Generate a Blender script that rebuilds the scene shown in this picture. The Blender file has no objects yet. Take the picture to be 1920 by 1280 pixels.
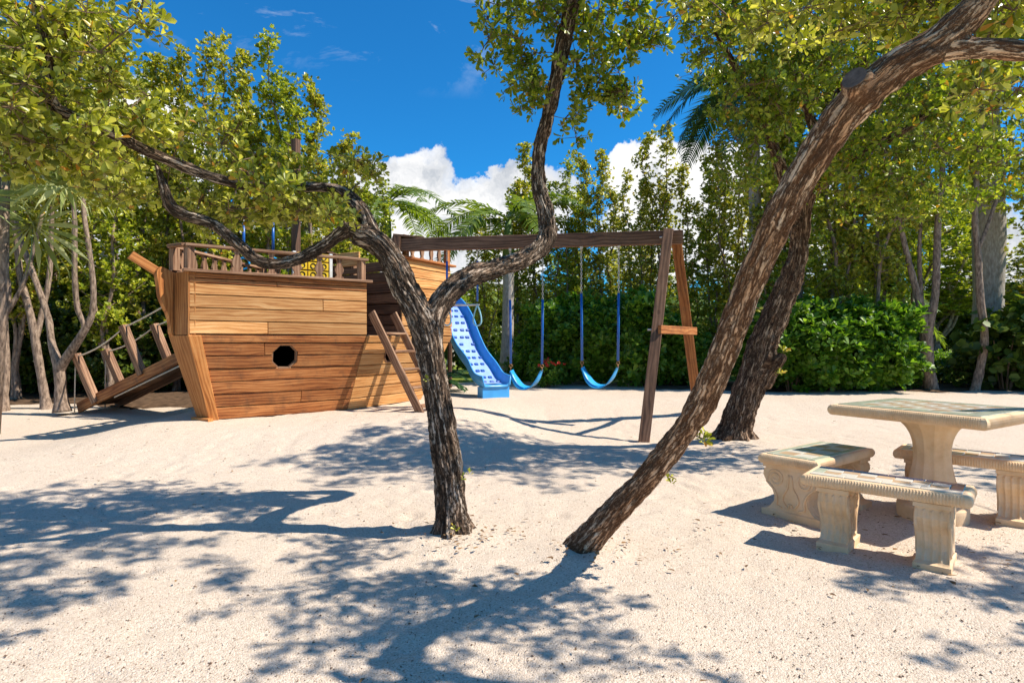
import bpy, bmesh, math, random
import numpy as np
from mathutils import Vector, Matrix, noise, kdtree

random.seed(7)
rng = np.random.default_rng(7)
SC = bpy.context.scene
COL = SC.collection
PI = math.pi

# ------------------------------------------------------------------ camera, sky, sun, exposure
F = 1100.0                       # focal length in photograph pixels (photograph 1920 wide)
CAMH = 1.2
cam = bpy.data.cameras.new('camera')
cam.sensor_width = 36.0
cam.lens = 36.0 * F / 1920.0
cam.clip_start = 0.05
cam.clip_end = 2000
cam_o = bpy.data.objects.new('camera', cam)
cam_o.location = (0, 0, CAMH)
cam_o.rotation_euler = (PI / 2, 0, 0)
COL.objects.link(cam_o)
SC.camera = cam_o

SUN_EL, SUN_AZ = 51.0, 95.0      # azimuth clockwise from +Y
sd = Vector((math.sin(math.radians(SUN_AZ)) * math.cos(math.radians(SUN_EL)),
             math.cos(math.radians(SUN_AZ)) * math.cos(math.radians(SUN_EL)),
             math.sin(math.radians(SUN_EL))))
sun = bpy.data.lights.new('sun', 'SUN')
sun.energy = 5.0
sun.angle = math.radians(0.55)
sun.color = (1.0, 0.92, 0.80)
sun_o = bpy.data.objects.new('sun', sun)
sun_o.rotation_euler = (-sd).to_track_quat('-Z', 'Y').to_euler()
sun_o.location = (8, 0, 12)
COL.objects.link(sun_o)

world = bpy.data.worlds.new('World')
SC.world = world
world.use_nodes = True
wt = world.node_tree
for n in list(wt.nodes):
    wt.nodes.remove(n)


class NT:
    """small helper for building node trees"""
    def __init__(s, tree):
        s.t = tree

    def n(s, typ, **kw):
        nd = s.t.nodes.new(typ)
        for k, v in kw.items():
            if k.startswith('i_'):
                key = k[2:]
                key = int(key) if key.isdigit() else key.replace('_', ' ')
                nd.inputs[key].default_value = v
            else:
                setattr(nd, k, v)
        return nd

    def l(s, a, b):
        s.t.links.new(a, b)

    def math(s, op, a, b=None, clamp=False):
        nd = s.t.nodes.new('ShaderNodeMath')
        nd.operation = op
        nd.use_clamp = clamp
        for i, v in enumerate((a, b)):
            if v is None:
                continue
            if isinstance(v, (int, float)):
                nd.inputs[i].default_value = v
            else:
                s.l(v, nd.inputs[i])
        return nd.outputs[0]

    def vmath(s, op, a, b=None):
        nd = s.t.nodes.new('ShaderNodeVectorMath')
        nd.operation = op
        for i, v in enumerate((a, b)):
            if v is None:
                continue
            if isinstance(v, (tuple, list, Vector)):
                nd.inputs[i].default_value = tuple(v)
            else:
                s.l(v, nd.inputs[i])
        return nd

    def ramp(s, fac, stops, interp='LINEAR'):
        nd = s.t.nodes.new('ShaderNodeValToRGB')
        cr = nd.color_ramp
        cr.interpolation = interp
        while len(cr.elements) < len(stops):
            cr.elements.new(0.5)
        for e, (p, c) in zip(cr.elements, stops):
            e.position = p
            if isinstance(c, (int, float)):
                c = (c, c, c)
            e.color = (c[0], c[1], c[2], 1)
        s.l(fac, nd.inputs[0])
        return nd.outputs[0]

    def mix(s, fac, a, b, blend='MIX'):
        nd = s.t.nodes.new('ShaderNodeMix')
        nd.data_type = 'RGBA'
        nd.blend_type = blend
        nd.clamp_factor = True
        for i, v in ((0, fac), (6, a), (7, b)):
            if isinstance(v, (int, float)):
                nd.inputs[i].default_value = v
            elif isinstance(v, tuple):
                nd.inputs[i].default_value = (v[0], v[1], v[2], 1)
            else:
                s.l(v, nd.inputs[i])
        return nd.outputs[2]

    def noise(s, vec, scale, detail=4, rough=0.55, dist=0.0):
        nd = s.n('ShaderNodeTexNoise')
        nd.inputs['Scale'].default_value = scale
        nd.inputs['Detail'].default_value = detail
        nd.inputs['Roughness'].default_value = rough
        nd.inputs['Distortion'].default_value = dist
        if vec is not None:
            s.l(vec, nd.inputs['Vector'])
        return nd


W_ = NT(wt)
tc = W_.n('ShaderNodeTexCoord')
sky = W_.n('ShaderNodeTexSky')
sky.sky_type = 'NISHITA'
sky.sun_disc = False
sky.sun_elevation = math.radians(SUN_EL)
sky.sun_rotation = math.radians(SUN_AZ)
sky.altitude = 0
sky.air_density = 1.0
sky.dust_density = 0.25
sky.ozone_density = 3.0
dirv = tc.outputs['Generated']
skycol = W_.mix(1.0, sky.outputs[0], (0.17, 1.09, 1.72), 'MULTIPLY')
# cumulus banks low over the trees, bounded by wobbling round lobes
nz = W_.noise(dirv, 9.0, 8, 0.62)
nzv = W_.vmath('SUBTRACT', nz.outputs['Color'], (0.5, 0.5, 0.5))
nzs = W_.vmath('SCALE', nzv.outputs[0])
nzs.inputs['Scale'].default_value = 0.16
wob = W_.vmath('ADD', dirv, nzs.outputs[0]).outputs[0]
lobes = []


def pdir(px, py):
    return Vector(((px - 960) / F, 1.0, (640 - py) / F)).normalized()


for px, py, r in ((775, 370, .085), (725, 335, .05), (830, 410, .09), (880, 400, .075), (700, 430, .12), (940, 355, .05), (960, 420, .10), (900, 470, .12),
                  (1010, 400, .08), (1195, 345, .055), (1235, 350, .07), (1290, 360, .07), (1340, 400, .10), (1240, 420, .11), (1420, 430, .12), (1900, 520, .10), (1850, 480, .07), (560, 500, .12), (250, 540, .10)):
    lobes.append((pdir(px, py), r))
for a in range(40, 330, 22):                       # the same kind of bank carries on round the horizon
    el = 8 + 5 * math.sin(a * 1.7)
    lobes.append((Vector((math.sin(math.radians(a)), math.cos(math.radians(a)), math.tan(math.radians(el)))).normalized(), 0.11 + .04 * math.sin(a * 2.3)))
acc = None
for c, r in lobes:
    d = W_.vmath('DISTANCE', wob, tuple(c)).outputs['Value']
    v = W_.math('SUBTRACT', 1.0, W_.math('DIVIDE', d, r))
    acc = v if acc is None else W_.math('MAXIMUM', acc, v)
cm = W_.ramp(acc, [(0.0, 0.0), (0.12, 0.85), (0.3, 1.0)], 'EASE')
sep = W_.n('ShaderNodeSeparateXYZ')
W_.l(dirv, sep.inputs[0])
# thin wisps high up
wis = W_.noise(W_.vmath('MULTIPLY', dirv, (3.0, 3.0, 7.0)).outputs[0], 1.6, 7, 0.65, 0.6).outputs[0]
wm = W_.ramp(wis, [(0.57, 0.0), (0.70, 0.6)])
up = W_.ramp(sep.outputs[2], [(0.38, 0.0), (0.5, 1.0)])
wm = W_.math('MULTIPLY', wm, up)
cn = W_.noise(wob, 7.0, 6, 0.6).outputs[0]
ccol = W_.ramp(cn, [(0.36, (5.6, 6.0, 6.6)), (0.56, (11.0, 10.9, 10.8))])
full = W_.mix(cm, skycol, ccol)
full = W_.mix(wm, full, (8, 9, 10))
bg = W_.n('ShaderNodeBackground')
bg.inputs['Strength'].default_value = 0.068
W_.l(full, bg.inputs['Color'])
wo = W_.n('ShaderNodeOutputWorld')
W_.l(bg.outputs[0], wo.inputs[0])

vs = SC.view_settings
vs.view_transform = 'Standard'
vs.look = 'None'
vs.gamma = 1.0
vs.exposure = 0.6
try:
    vs.use_curve_mapping = False
except Exception:
    pass


# ------------------------------------------------------------------ helpers
def smooth(e0, e1, x):
    t = min(1.0, max(0.0, (x - e0) / (e1 - e0)))
    return t * t * (3 - 2 * t)


def ground(x, y):
    """height of the sand: level by the table, a low mound under the ship, a hollow under the swings"""
    m = smooth(5.2, 7.2, y) * smooth(-5.7, -4.3, x) * (1 - smooth(-0.9, 0.6, x) * (1 - smooth(8.6, 10.3, y)))
    h = 0.2 * m
    h -= 0.085 * math.exp(-((x - 1.8) / 1.3) ** 2 - ((y - 7.8) / 1.3) ** 2)
    for tx_, ty_, tr_ in ((-.37, 3.66, .30), (.40, 3.34, .26), (2.78, 7.35, .5)):      # sand heaped against the trunks
        h += .035 * math.exp(-((x - tx_) ** 2 + (y - ty_) ** 2) / tr_ ** 2)
    h += 0.12 * smooth(9.5, 11.5, y) * (1 - m)
    return h


def W(px, py, Y):
    return Vector(((px - 960) / F * Y, Y, CAMH + (640 - py) / F * Y))


def G(px, Y, dz=0.0):
    x = (px - 960) / F * Y
    return Vector((x, Y, ground(x, Y) + dz))


def props(o, label=None, cat=None, group=None, kind=None):
    if label:
        o['label'] = label
    if cat:
        o['category'] = cat
    if group:
        o['group'] = group
    if kind:
        o['kind'] = kind
    return o


def thing(name, label, cat, loc=(0, 0, 0), group=None):
    o = bpy.data.objects.new(name, None)
    o.empty_display_size = 0.2
    o.location = loc
    COL.objects.link(o)
    return props(o, label, cat, group)


def org(p):
    v = Vector((0, 0, 0))
    while p is not None:
        v = v + Vector(p.location)
        p = p.parent
    return v


def link(name, me, parent=None, mat=None):
    if mat is not None and not me.materials:
        me.materials.append(mat)
    o = bpy.data.objects.new(name, me)
    if parent is not None:
        o.parent = parent
    COL.objects.link(o)
    return o


def mesh(name, verts, faces, mat=None, parent=None, uv=None, flat=True, local=False):
    """verts in world space (unless local): moved into the parent's space"""
    off = Vector((0, 0, 0)) if (local or parent is None) else org(parent)
    me = bpy.data.meshes.new(name)
    me.from_pydata([(v[0] - off.x, v[1] - off.y, v[2] - off.z) for v in verts], [], faces)
    if uv is not None:
        ul = me.uv_layers.new(name='UVMap')
        fl = np.empty(len(me.loops), dtype=np.int32)
        me.loops.foreach_get('vertex_index', fl)
        if len(uv) == len(verts):
            arr = np.array(uv, dtype=np.float32)[fl]
        else:
            arr = np.array(uv, dtype=np.float32)
        ul.data.foreach_set('uv', arr.ravel())
    if not flat:
        me.polygons.foreach_set('use_smooth', [True] * len(me.polygons))
    return link(name, me, parent, mat)


def np_mesh(name, V, Fq, nper, mat, parent=None, uv=None, flat=True, local=False):
    """fast path: V (n,3), faces all with nper corners"""
    off = np.zeros(3) if (local or parent is None) else np.array(org(parent))
    me = bpy.data.meshes.new(name)
    V = np.asarray(V, dtype=np.float32) - off.astype(np.float32)
    Fq = np.asarray(Fq, dtype=np.int32).reshape(-1, nper)
    me.vertices.add(len(V))
    me.vertices.foreach_set('co', V.ravel())
    me.loops.add(Fq.size)
    me.loops.foreach_set('vertex_index', Fq.ravel())
    me.polygons.add(len(Fq))
    me.polygons.foreach_set('loop_start', np.arange(0, Fq.size, nper, dtype=np.int32))
    me.polygons.foreach_set('loop_total', np.full(len(Fq), nper, dtype=np.int32))
    if uv is not None:
        ul = me.uv_layers.new(name='UVMap')
        ul.data.foreach_set('uv', np.asarray(uv, dtype=np.float32)[Fq.ravel()].ravel())
    me.update(calc_edges=True)
    if not flat:
        me.polygons.foreach_set('use_smooth', np.ones(len(Fq), dtype=bool))
    return link(name, me, parent, mat)


def plank(name, P00, P10, P11, P01, thick, mat, parent, out=None, bev=0.004):
    """a board whose outer face is the quad P00 (start low) P10 (end low) P11 (end high) P01 (start high); thick goes inwards.
    The outer rim is chamfered. UV: metres along and across."""
    P = [Vector(p) for p in (P00, P10, P11, P01)]
    nrm = (P[1] - P[0]).cross(P[3] - P[0]).normalized()
    if out is not None and nrm.dot(Vector(out)) < 0:
        nrm = -nrm
    c = sum(P, Vector()) / 4
    L = ((P[1] - P[0]).length + (P[2] - P[3]).length) / 2
    H = ((P[3] - P[0]).length + (P[2] - P[1]).length) / 2
    e1 = (P[1] - P[0] + P[2] - P[3]).normalized()
    e2 = (P[3] - P[0] + P[2] - P[1]).normalized()
    face = []
    sg = [(-1, -1), (1, -1), (1, 1), (-1, 1)]
    for p, (a, b) in zip(P, sg):
        face.append(p - e1 * a * bev - e2 * b * bev)
    side = [p - nrm * bev for p in P]
    back = [p - nrm * thick for p in P]
    V = face + side + back
    fs = [(0, 1, 2, 3)]
    for i in range(4):
        j = (i + 1) % 4
        fs.append((4 + i, 4 + j, j, i))
        fs.append((8 + i, 8 + j, 4 + j, 4 + i))
    fs.append((11, 10, 9, 8))
    # consistent winding
    if (P[1] - P[0]).cross(P[3] - P[0]).dot(nrm) < 0:
        fs = [tuple(reversed(f)) for f in fs]
    ou, ov = random.uniform(0, 40), random.uniform(0, 40)
    u0 = [0, L, L, 0]
    v0 = [0, 0, H, H]
    uv = []
    for k in range(3):
        for i in range(4):
            dv = 0 if k < 2 else (-thick if sg[i][1] < 0 else thick)
            uv.append((u0[i] + ou, v0[i] + ov + dv))
    return mesh(name, V, fs, mat, parent, uv)


def beam(name, A, B, w, h, mat, parent, up=(0, 0, 1), bev=0.006):
    """a squared timber from A to B, w wide (sideways), h high (along up), chamfered along its length"""
    A, B = Vector(A), Vector(B)
    d = (B - A).normalized()
    up = Vector(up)
    s = d.cross(up)
    if s.length < 1e-4:
        s = d.cross(Vector((0, 1, 0)))
    s.normalize()
    t = s.cross(d).normalized()
    hw, hh = w / 2, h / 2
    prof = [(-hw + bev, -hh), (hw - bev, -hh), (hw, -hh + bev), (hw, hh - bev), (hw - bev, hh), (-hw + bev, hh), (-hw, hh - bev), (-hw, -hh + bev)]
    V, uv = [], []
    L = (B - A).length
    ou, ov = random.uniform(0, 40), random.uniform(0, 40)
    per = [0]
    for i in range(8):
        a, b = prof[i], prof[(i + 1) % 8]
        per.append(per[-1] + math.hypot(a[0] - b[0], a[1] - b[1]))
    for k, p in enumerate((A, B)):
        for i, (a, b) in enumerate(prof):
            V.append(p + s * a + t * b)
            uv.append((ou + k * L, ov + per[i]))
    fs = []
    for i in range(8):
        j = (i + 1) % 8
        fs.append((i, j, 8 + j, 8 + i))
    fs.append(tuple(range(7, -1, -1)))
    fs.append(tuple(range(8, 16)))
    return mesh(name, V, fs, mat, parent, uv)


def outline(name, pts, dvec, mat, parent, bev=0.0, uvs=None):
    """a closed outline (world points in one plane) given thickness along dvec"""
    n = len(pts)
    d = Vector(dvec)
    V = [Vector(p) for p in pts] + [Vector(p) + d for p in pts]
    fs = [tuple(range(n)), tuple(range(2 * n - 1, n - 1, -1))]
    for i in range(n):
        j = (i + 1) % n
        fs.append((j, i, n + i, n + j))
    ou, ov = random.uniform(0, 40), random.uniform(0, 40)
    if uvs is None:
        uvs = [(p[2], p[0] * .7 + p[1] * .7) for p in pts]
    uv = [(a + ou, b + ov) for a, b in uvs] + [(a + ou + .01, b + ov + .01) for a, b in uvs]
    o = mesh(name, V, fs, mat, parent, uv)
    bm = bmesh.new()
    bm.from_mesh(o.data)
    bmesh.ops.recalc_face_normals(bm, faces=bm.faces[:])
    bm.to_mesh(o.data)
    bm.free()
    return o


def tube_arrays(path, radii, seg=8, cap=True):
    """ring verts and quads along a path of Vectors"""
    V, Fc = [], []
    n = len(path)
    ref = Vector((0.31, 0.2, 0.93))
    prev = None
    for i, p in enumerate(path):
        t = (path[min(i + 1, n - 1)] - path[max(i - 1, 0)])
        t = t.normalized() if t.length > 1e-9 else Vector((0, 0, 1))
        if prev is None:
            a = t.cross(ref)
            if a.length < 1e-3:
                a = t.cross(Vector((1, 0, 0)))
            a.normalize()
        else:
            a = prev - t * prev.dot(t)
            a.normalize()
        prev = a
        b = t.cross(a)
        r = radii[i] if hasattr(radii, '__len__') else radii
        for k in range(seg):
            th = 2 * PI * k / seg
            V.append(p + a * (math.cos(th) * r) + b * (math.sin(th) * r))
    for i in range(n - 1):
        for k in range(seg):
            k2 = (k + 1) % seg
            Fc.append((i * seg + k, i * seg + k2, (i + 1) * seg + k2, (i + 1) * seg + k))
    if cap:
        Fc.append(tuple(range(seg - 1, -1, -1)))
        Fc.append(tuple((n - 1) * seg + k for k in range(seg)))
    return V, Fc


class Bag:
    """collects several shapes that make ONE part"""
    def __init__(s):
        s.V, s.F = [], []

    def add(s, V, Fc):
        o = len(s.V)
        s.V += list(V)
        s.F += [tuple(i + o for i in f) for f in Fc]

    def tube(s, path, radii, seg=8, cap=True):
        s.add(*tube_arrays([Vector(p) for p in path], radii, seg, cap))

    def box(s, c, x, y, z):
        """centre and three half-axis vectors"""
        c, x, y, z = Vector(c), Vector(x), Vector(y), Vector(z)
        V = [c + x * a + y * b + z * d for d in (-1, 1) for b in (-1, 1) for a in (-1, 1)]
        s.add(V, [(0, 2, 3, 1), (4, 5, 7, 6), (0, 1, 5, 4), (2, 6, 7, 3), (1, 3, 7, 5), (0, 4, 6, 2)])

    def torus(s, c, ax1, ax2, R, r, seg=14, rs=6):
        c, ax1, ax2 = Vector(c), Vector(ax1).normalized(), Vector(ax2).normalized()
        ax3 = ax1.cross(ax2)
        V, Fc = [], []
        for i in range(seg):
            th = 2 * PI * i / seg
            d = ax1 * math.cos(th) + ax2 * math.sin(th)
            for k in range(rs):
                ph = 2 * PI * k / rs
                V.append(c + d * (R + r * math.cos(ph)) + ax3 * (r * math.sin(ph)))
        for i in range(seg):
            for k in range(rs):
                Fc.append((i * rs + k, ((i + 1) % seg) * rs + k, ((i + 1) % seg) * rs + (k + 1) % rs, i * rs + (k + 1) % rs))
        s.add(V, Fc)

    def build(s, name, mat, parent=None, flat=True):
        return mesh(name, s.V, s.F, mat, parent, None, flat)


def catmull(pts, n=8):
    """pts: list of tuples; smooth polyline through them"""
    P = [np.array(p, dtype=float) for p in pts]
    P = [2 * P[0] - P[1]] + P + [2 * P[-1] - P[-2]]
    out = []
    for i in range(1, len(P) - 2):
        p0, p1, p2, p3 = P[i - 1], P[i], P[i + 1], P[i + 2]
        for k in range(n):
            t = k / n
            out.append(0.5 * ((2 * p1) + (-p0 + p2) * t + (2 * p0 - 5 * p1 + 4 * p2 - p3) * t * t + (-p0 + 3 * p1 - 3 * p2 + p3) * t ** 3))
    out.append(P[-2])
    return out


def copy_tree(o, loc=None, rz=0.0, sc=None, parent=None):
    c = o.copy()
    COL.objects.link(c)
    if parent is not None:
        c.parent = parent
    if loc is not None:
        c.location = loc
        c.rotation_euler = (0, 0, rz)
    if sc is not None:
        c.scale = sc
    for ch in list(o.children):
        copy_tree(ch, parent=c)
    return c


# ------------------------------------------------------------------ materials
def new_mat(name):
    m = bpy.data.materials.new(name)
    m.use_nodes = True
    t = m.node_tree
    for n in list(t.nodes):
        t.nodes.remove(n)
    N = NT(t)
    out = N.n('ShaderNodeOutputMaterial')
    bs = N.n('ShaderNodeBsdfPrincipled')
    N.l(bs.outputs[0], out.inputs[0])
    return m, N, bs, out


def simple(name, col, rough=0.6, spec=0.3, metal=0.0, var=0.12, scale=18.0, bump=0.0):
    m, N, bs, out = new_mat(name)
    tcn = N.n('ShaderNodeTexCoord')
    nz = N.noise(tcn.outputs['Object'], scale, 5, 0.6).outputs[0]
    lo = tuple(c * (1 - var) for c in col)
    hi = tuple(min(1, c * (1 + var)) for c in col)
    N.l(N.ramp(nz, [(0.3, lo), (0.7, hi)]), bs.inputs['Base Color'])
    bs.inputs['Roughness'].default_value = rough
    bs.inputs['Specular IOR Level'].default_value = spec
    bs.inputs['Metallic'].default_value = metal
    if bump:
        b = N.n('ShaderNodeBump')
        b.inputs['Strength'].default_value = bump
        b.inputs['Distance'].default_value = 0.004
        N.l(nz, b.inputs['Height'])
        N.l(b.outputs[0], bs.inputs['Normal'])
    return m


def wood(name, dark, mid, light, weather=0.0, rough=0.62):
    m, N, bs, out = new_mat(name)
    tcn = N.n('ShaderNodeTexCoord')
    oi = N.n('ShaderNodeObjectInfo')
    rv = N.vmath('SCALE', N.vmath('ADD', (0.7, 0.31, 0.0)).outputs[0])
    comb = N.n('ShaderNodeCombineXYZ')
    N.l(N.math('MULTIPLY', oi.outputs['Random'], 53.0), comb.inputs[0])
    N.l(N.math('MULTIPLY', oi.outputs['Random'], 91.0), comb.inputs[1])
    uv = N.vmath('ADD', tcn.outputs['UV'], comb.outputs[0]).outputs[0]
    # broad warp, then long grain lines
    warp = N.noise(N.vmath('MULTIPLY', uv, (1.1, 5.0, 1)).outputs[0], 1.0, 2, 0.5)
    wv = N.vmath('SUBTRACT', warp.outputs['Color'], (0.5, 0.5, 0.5)).outputs[0]
    ws = N.vmath('SCALE', wv)
    ws.inputs['Scale'].default_value = 0.16
    uvw = N.vmath('ADD', uv, ws.outputs[0]).outputs[0]
    rings = N.n('ShaderNodeTexWave')
    rings.wave_type = 'BANDS'
    rings.bands_direction = 'Y'
    rings.inputs['Scale'].default_value = 7.0
    rings.inputs['Distortion'].default_value = 2.2
    rings.inputs['Detail'].default_value = 3
    rings.inputs['Detail Scale'].default_value = 1.4
    N.l(N.vmath('MULTIPLY', uvw, (0.12, 1.0, 1)).outputs[0], rings.inputs['Vector'])
    fine = N.noise(N.vmath('MULTIPLY', uvw, (3.0, 105.0, 1)).outputs[0], 1.0, 5, 0.65).outputs[0]
    blot = N.noise(N.vmath('MULTIPLY', uv, (1.3, 5.5, 1)).outputs[0], 1.0, 5, 0.6).outputs[0]
    g = N.math('ADD', N.math('MULTIPLY', rings.outputs['Fac'], 0.24), N.math('MULTIPLY', fine, 0.76))
    g = N.math('ADD', g, N.math('MULTIPLY', N.math('SUBTRACT', blot, 0.5), 0.9))
    col = N.ramp(g, [(0.26, dark), (0.5, mid), (0.76, light)])
    val = N.math('ADD', 0.70, N.math('MULTIPLY', oi.outputs['Random'], 0.55))
    hs = N.n('ShaderNodeHueSaturation')
    N.l(val, hs.inputs['Value'])
    N.l(col, hs.inputs['Color'])
    col = hs.outputs[0]
    if weather:
        st = N.noise(N.vmath('MULTIPLY', uv, (3.0, 2.0, 1)).outputs[0], 2.2, 6, 0.7).outputs[0]
        col = N.mix(N.ramp(st, [(0.5, 0.0), (0.72, weather)]), col, (0.05, 0.035, 0.025))
    # knots
    vor = N.n('ShaderNodeTexVoronoi')
    vor.inputs['Scale'].default_value = 1.0
    N.l(N.vmath('MULTIPLY', uvw, (2.0, 4.2, 1)).outputs[0], vor.inputs['Vector'])
    kn = N.ramp(vor.outputs['Distance'], [(0.05, 1.0), (0.09, 0.0)])
    col = N.mix(N.math('MULTIPLY', kn, 0.55), col, tuple(c * 0.6 for c in dark))
    N.l(col, bs.inputs['Base Color'])
    bs.inputs['Roughness'].default_value = rough
    bs.inputs['Specular IOR Level'].default_value = 0.25
    b = N.n('ShaderNodeBump')
    b.inputs['Strength'].default_value = 0.35
    b.inputs['Distance'].default_value = 0.003
    N.l(g, b.inputs['Height'])
    N.l(b.outputs[0], bs.inputs['Normal'])
    return m


M_WOOD_LIGHT = wood('wood_light', (0.36, 0.145, 0.042), (0.56, 0.27, 0.092), (0.68, 0.395, 0.17))
M_WOOD = wood('wood_hull', (0.165, 0.048, 0.014), (0.34, 0.122, 0.036), (0.47, 0.205, 0.07), 0.5)
M_WOOD_ORANGE = wood('wood_stem', (0.26, 0.085, 0.02), (0.48, 0.185, 0.05), (0.58, 0.27, 0.09), 0.15)
M_WOOD_GREY = wood('wood_rail', (0.12, 0.055, 0.03), (0.28, 0.15, 0.085), (0.42, 0.26, 0.16), 0.35)
M_WOOD_DARK = wood('wood_dark', (0.062, 0.031, 0.019), (0.15, 0.078, 0.046), (0.24, 0.135, 0.085), 0.4)
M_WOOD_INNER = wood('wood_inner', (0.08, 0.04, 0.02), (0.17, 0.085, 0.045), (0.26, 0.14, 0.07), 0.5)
M_SHADE_BACKING = simple('shade_backing_dark', (0.05, 0.03, 0.02), 0.8)  # near-black colour standing in for the shade inside the hull
M_ROPE = simple('rope', (0.62, 0.52, 0.40), 0.9, 0.1, 0, 0.25, 60)
M_CHAIN = simple('zinc_chain', (0.60, 0.57, 0.53), 0.5, 0.4, 0.0)
M_BLUE_TUBE = simple('blue_plastic_tube', (0.012, 0.11, 0.42), 0.35, 0.5)
M_BLUE_SEAT = simple('cyan_plastic_seat', (0.02, 0.33, 0.70), 0.4, 0.5)
M_SLIDE = simple('blue_slide_plastic', (0.055, 0.32, 0.70), 0.35, 0.5, 0, 0.15, 6)
M_SLIDE_PALE = simple('pale_blue_slide_bed', (0.26, 0.40, 0.80), 0.4, 0.5, 0, 0.15, 8)
M_SLIDE_DARK = simple('navy_slide_block', (0.02, 0.09, 0.34), 0.4, 0.4)
M_YELLOW = simple('yellow_plastic', (0.78, 0.52, 0.02), 0.45, 0.4)
M_BLACK = simple('black_paint', (0.012, 0.012, 0.012), 0.5, 0.3)
M_COPPER = simple('brass_ring', (0.40, 0.20, 0.09), 0.4, 0.5, 0.6)
M_WHITE = simple('white_paint', (0.75, 0.75, 0.72), 0.5)


def stone_mat():
    m, N, bs, out = new_mat('cast_stone')
    tcn = N.n('ShaderNodeTexCoord')
    a = N.noise(tcn.outputs['Object'], 6.0, 6, 0.65).outputs[0]
    b = N.noise(tcn.outputs['Object'], 140.0, 4, 0.7).outputs[0]
    col = N.ramp(a, [(0.25, (0.58, 0.37, 0.20)), (0.5, (0.74, 0.52, 0.31)), (0.75, (0.78, 0.60, 0.42))])
    col = N.mix(N.ramp(b, [(0.60, 0.0), (0.75, 0.55)]), col, (0.30, 0.20, 0.13))
    N.l(col, bs.inputs['Base Color'])
    bs.inputs['Roughness'].default_value = 0.85
    bs.inputs['Specular IOR Level'].default_value = 0.2
    bp = N.n('ShaderNodeBump')
    bp.inputs['Strength'].default_value = 0.5
    bp.inputs['Distance'].default_value = 0.003
    N.l(b, bp.inputs['Height'])
    N.l(bp.outputs[0], bs.inputs['Normal'])
    return m


M_STONE = stone_mat()
M_TILE_CREAM = simple('tile_cream', (0.72, 0.66, 0.55), 0.16, 0.5, 0, 0.06, 9)
M_TILE_TAN = simple('tile_tan', (0.58, 0.40, 0.25), 0.16, 0.5, 0, 0.12, 9)
M_TILE_GREEN = simple('tile_green', (0.48, 0.50, 0.38), 0.14, 0.5, 0, 0.2, 14)  # green paled, the sky's reflection is put into the base colour
M_TILE_BLUE = simple('tile_blue', (0.02, 0.045, 0.11), 0.10, 0.5, 0, 0.3, 14)


def sand_mat():
    m, N, bs, out = new_mat('coral_sand')
    tcn = N.n('ShaderNodeTexCoord')
    o = tcn.outputs['Object']
    big = N.noise(o, 0.55, 5, 0.6).outputs[0]
    med = N.noise(o, 7.0, 5, 0.6).outputs[0]
    fine = N.noise(o, 160.0, 3, 0.7).outputs[0]
    col = N.ramp(big, [(0.3, (0.56, 0.445, 0.33)), (0.7, (0.64, 0.535, 0.415))])
    col = N.mix(N.ramp(med, [(0.35, 0.0), (0.8, 0.35)]), col, (0.60, 0.46, 0.36))
    # single grains: pale shell bits and dark crumbs of bark and leaf
    v = N.n('ShaderNodeTexVoronoi')
    v.inputs['Scale'].default_value = 150.0
    N.l(o, v.inputs['Vector'])
    rnd = N.n('ShaderNodeSeparateColor')
    N.l(v.outputs['Color'], rnd.inputs[0])
    col = N.mix(0.55, col, N.ramp(rnd.outputs[1], [(0.0, (0.36, 0.28, 0.21)), (0.5, (0.57, 0.47, 0.38)), (1.0, (0.74, 0.64, 0.54))]))
    v2 = N.n('ShaderNodeTexVoronoi')
    v2.inputs['Scale'].default_value = 82.0
    N.l(o, v2.inputs['Vector'])
    r2 = N.n('ShaderNodeSeparateColor')
    N.l(v2.outputs['Color'], r2.inputs[0])
    patch = N.noise(o, 1.3, 4, 0.65).outputs[0]
    thr = N.ramp(patch, [(0.35, 0.93), (0.65, 0.70)])
    pick = N.math('GREATER_THAN', r2.outputs[0], thr)
    dot = N.math('LESS_THAN', v2.outputs['Distance'], 0.27)
    col = N.mix(N.math('MULTIPLY', N.math('MULTIPLY', pick, dot), 0.70), col, (0.15, 0.095, 0.055))
    N.l(col, bs.inputs['Base Color'])
    bs.inputs['Roughness'].default_value = 0.95
    bs.inputs['Specular IOR Level'].default_value = 0.1
    h = N.math('ADD', N.math('MULTIPLY', v.outputs['Distance'], -0.8), N.math('MULTIPLY', fine, 0.5))
    h = N.math('ADD', h, N.math('MULTIPLY', med, 2.0))
    bp = N.n('ShaderNodeBump')
    bp.inputs['Strength'].default_value = 0.8
    bp.inputs['Distance'].default_value = 0.006
    N.l(h, bp.inputs['Height'])
    N.l(bp.outputs[0], bs.inputs['Normal'])
    return m


M_SAND = sand_mat()
M_SOIL = simple('leaf_mould_soil', (0.10, 0.062, 0.038), 0.95, 0.1, 0, 0.5, 9, 0.8)
M_LAWN = simple('lawn_turf', (0.16, 0.20, 0.03), 0.9, 0.1, 0, 0.3, 2.5, 0.5)


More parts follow.
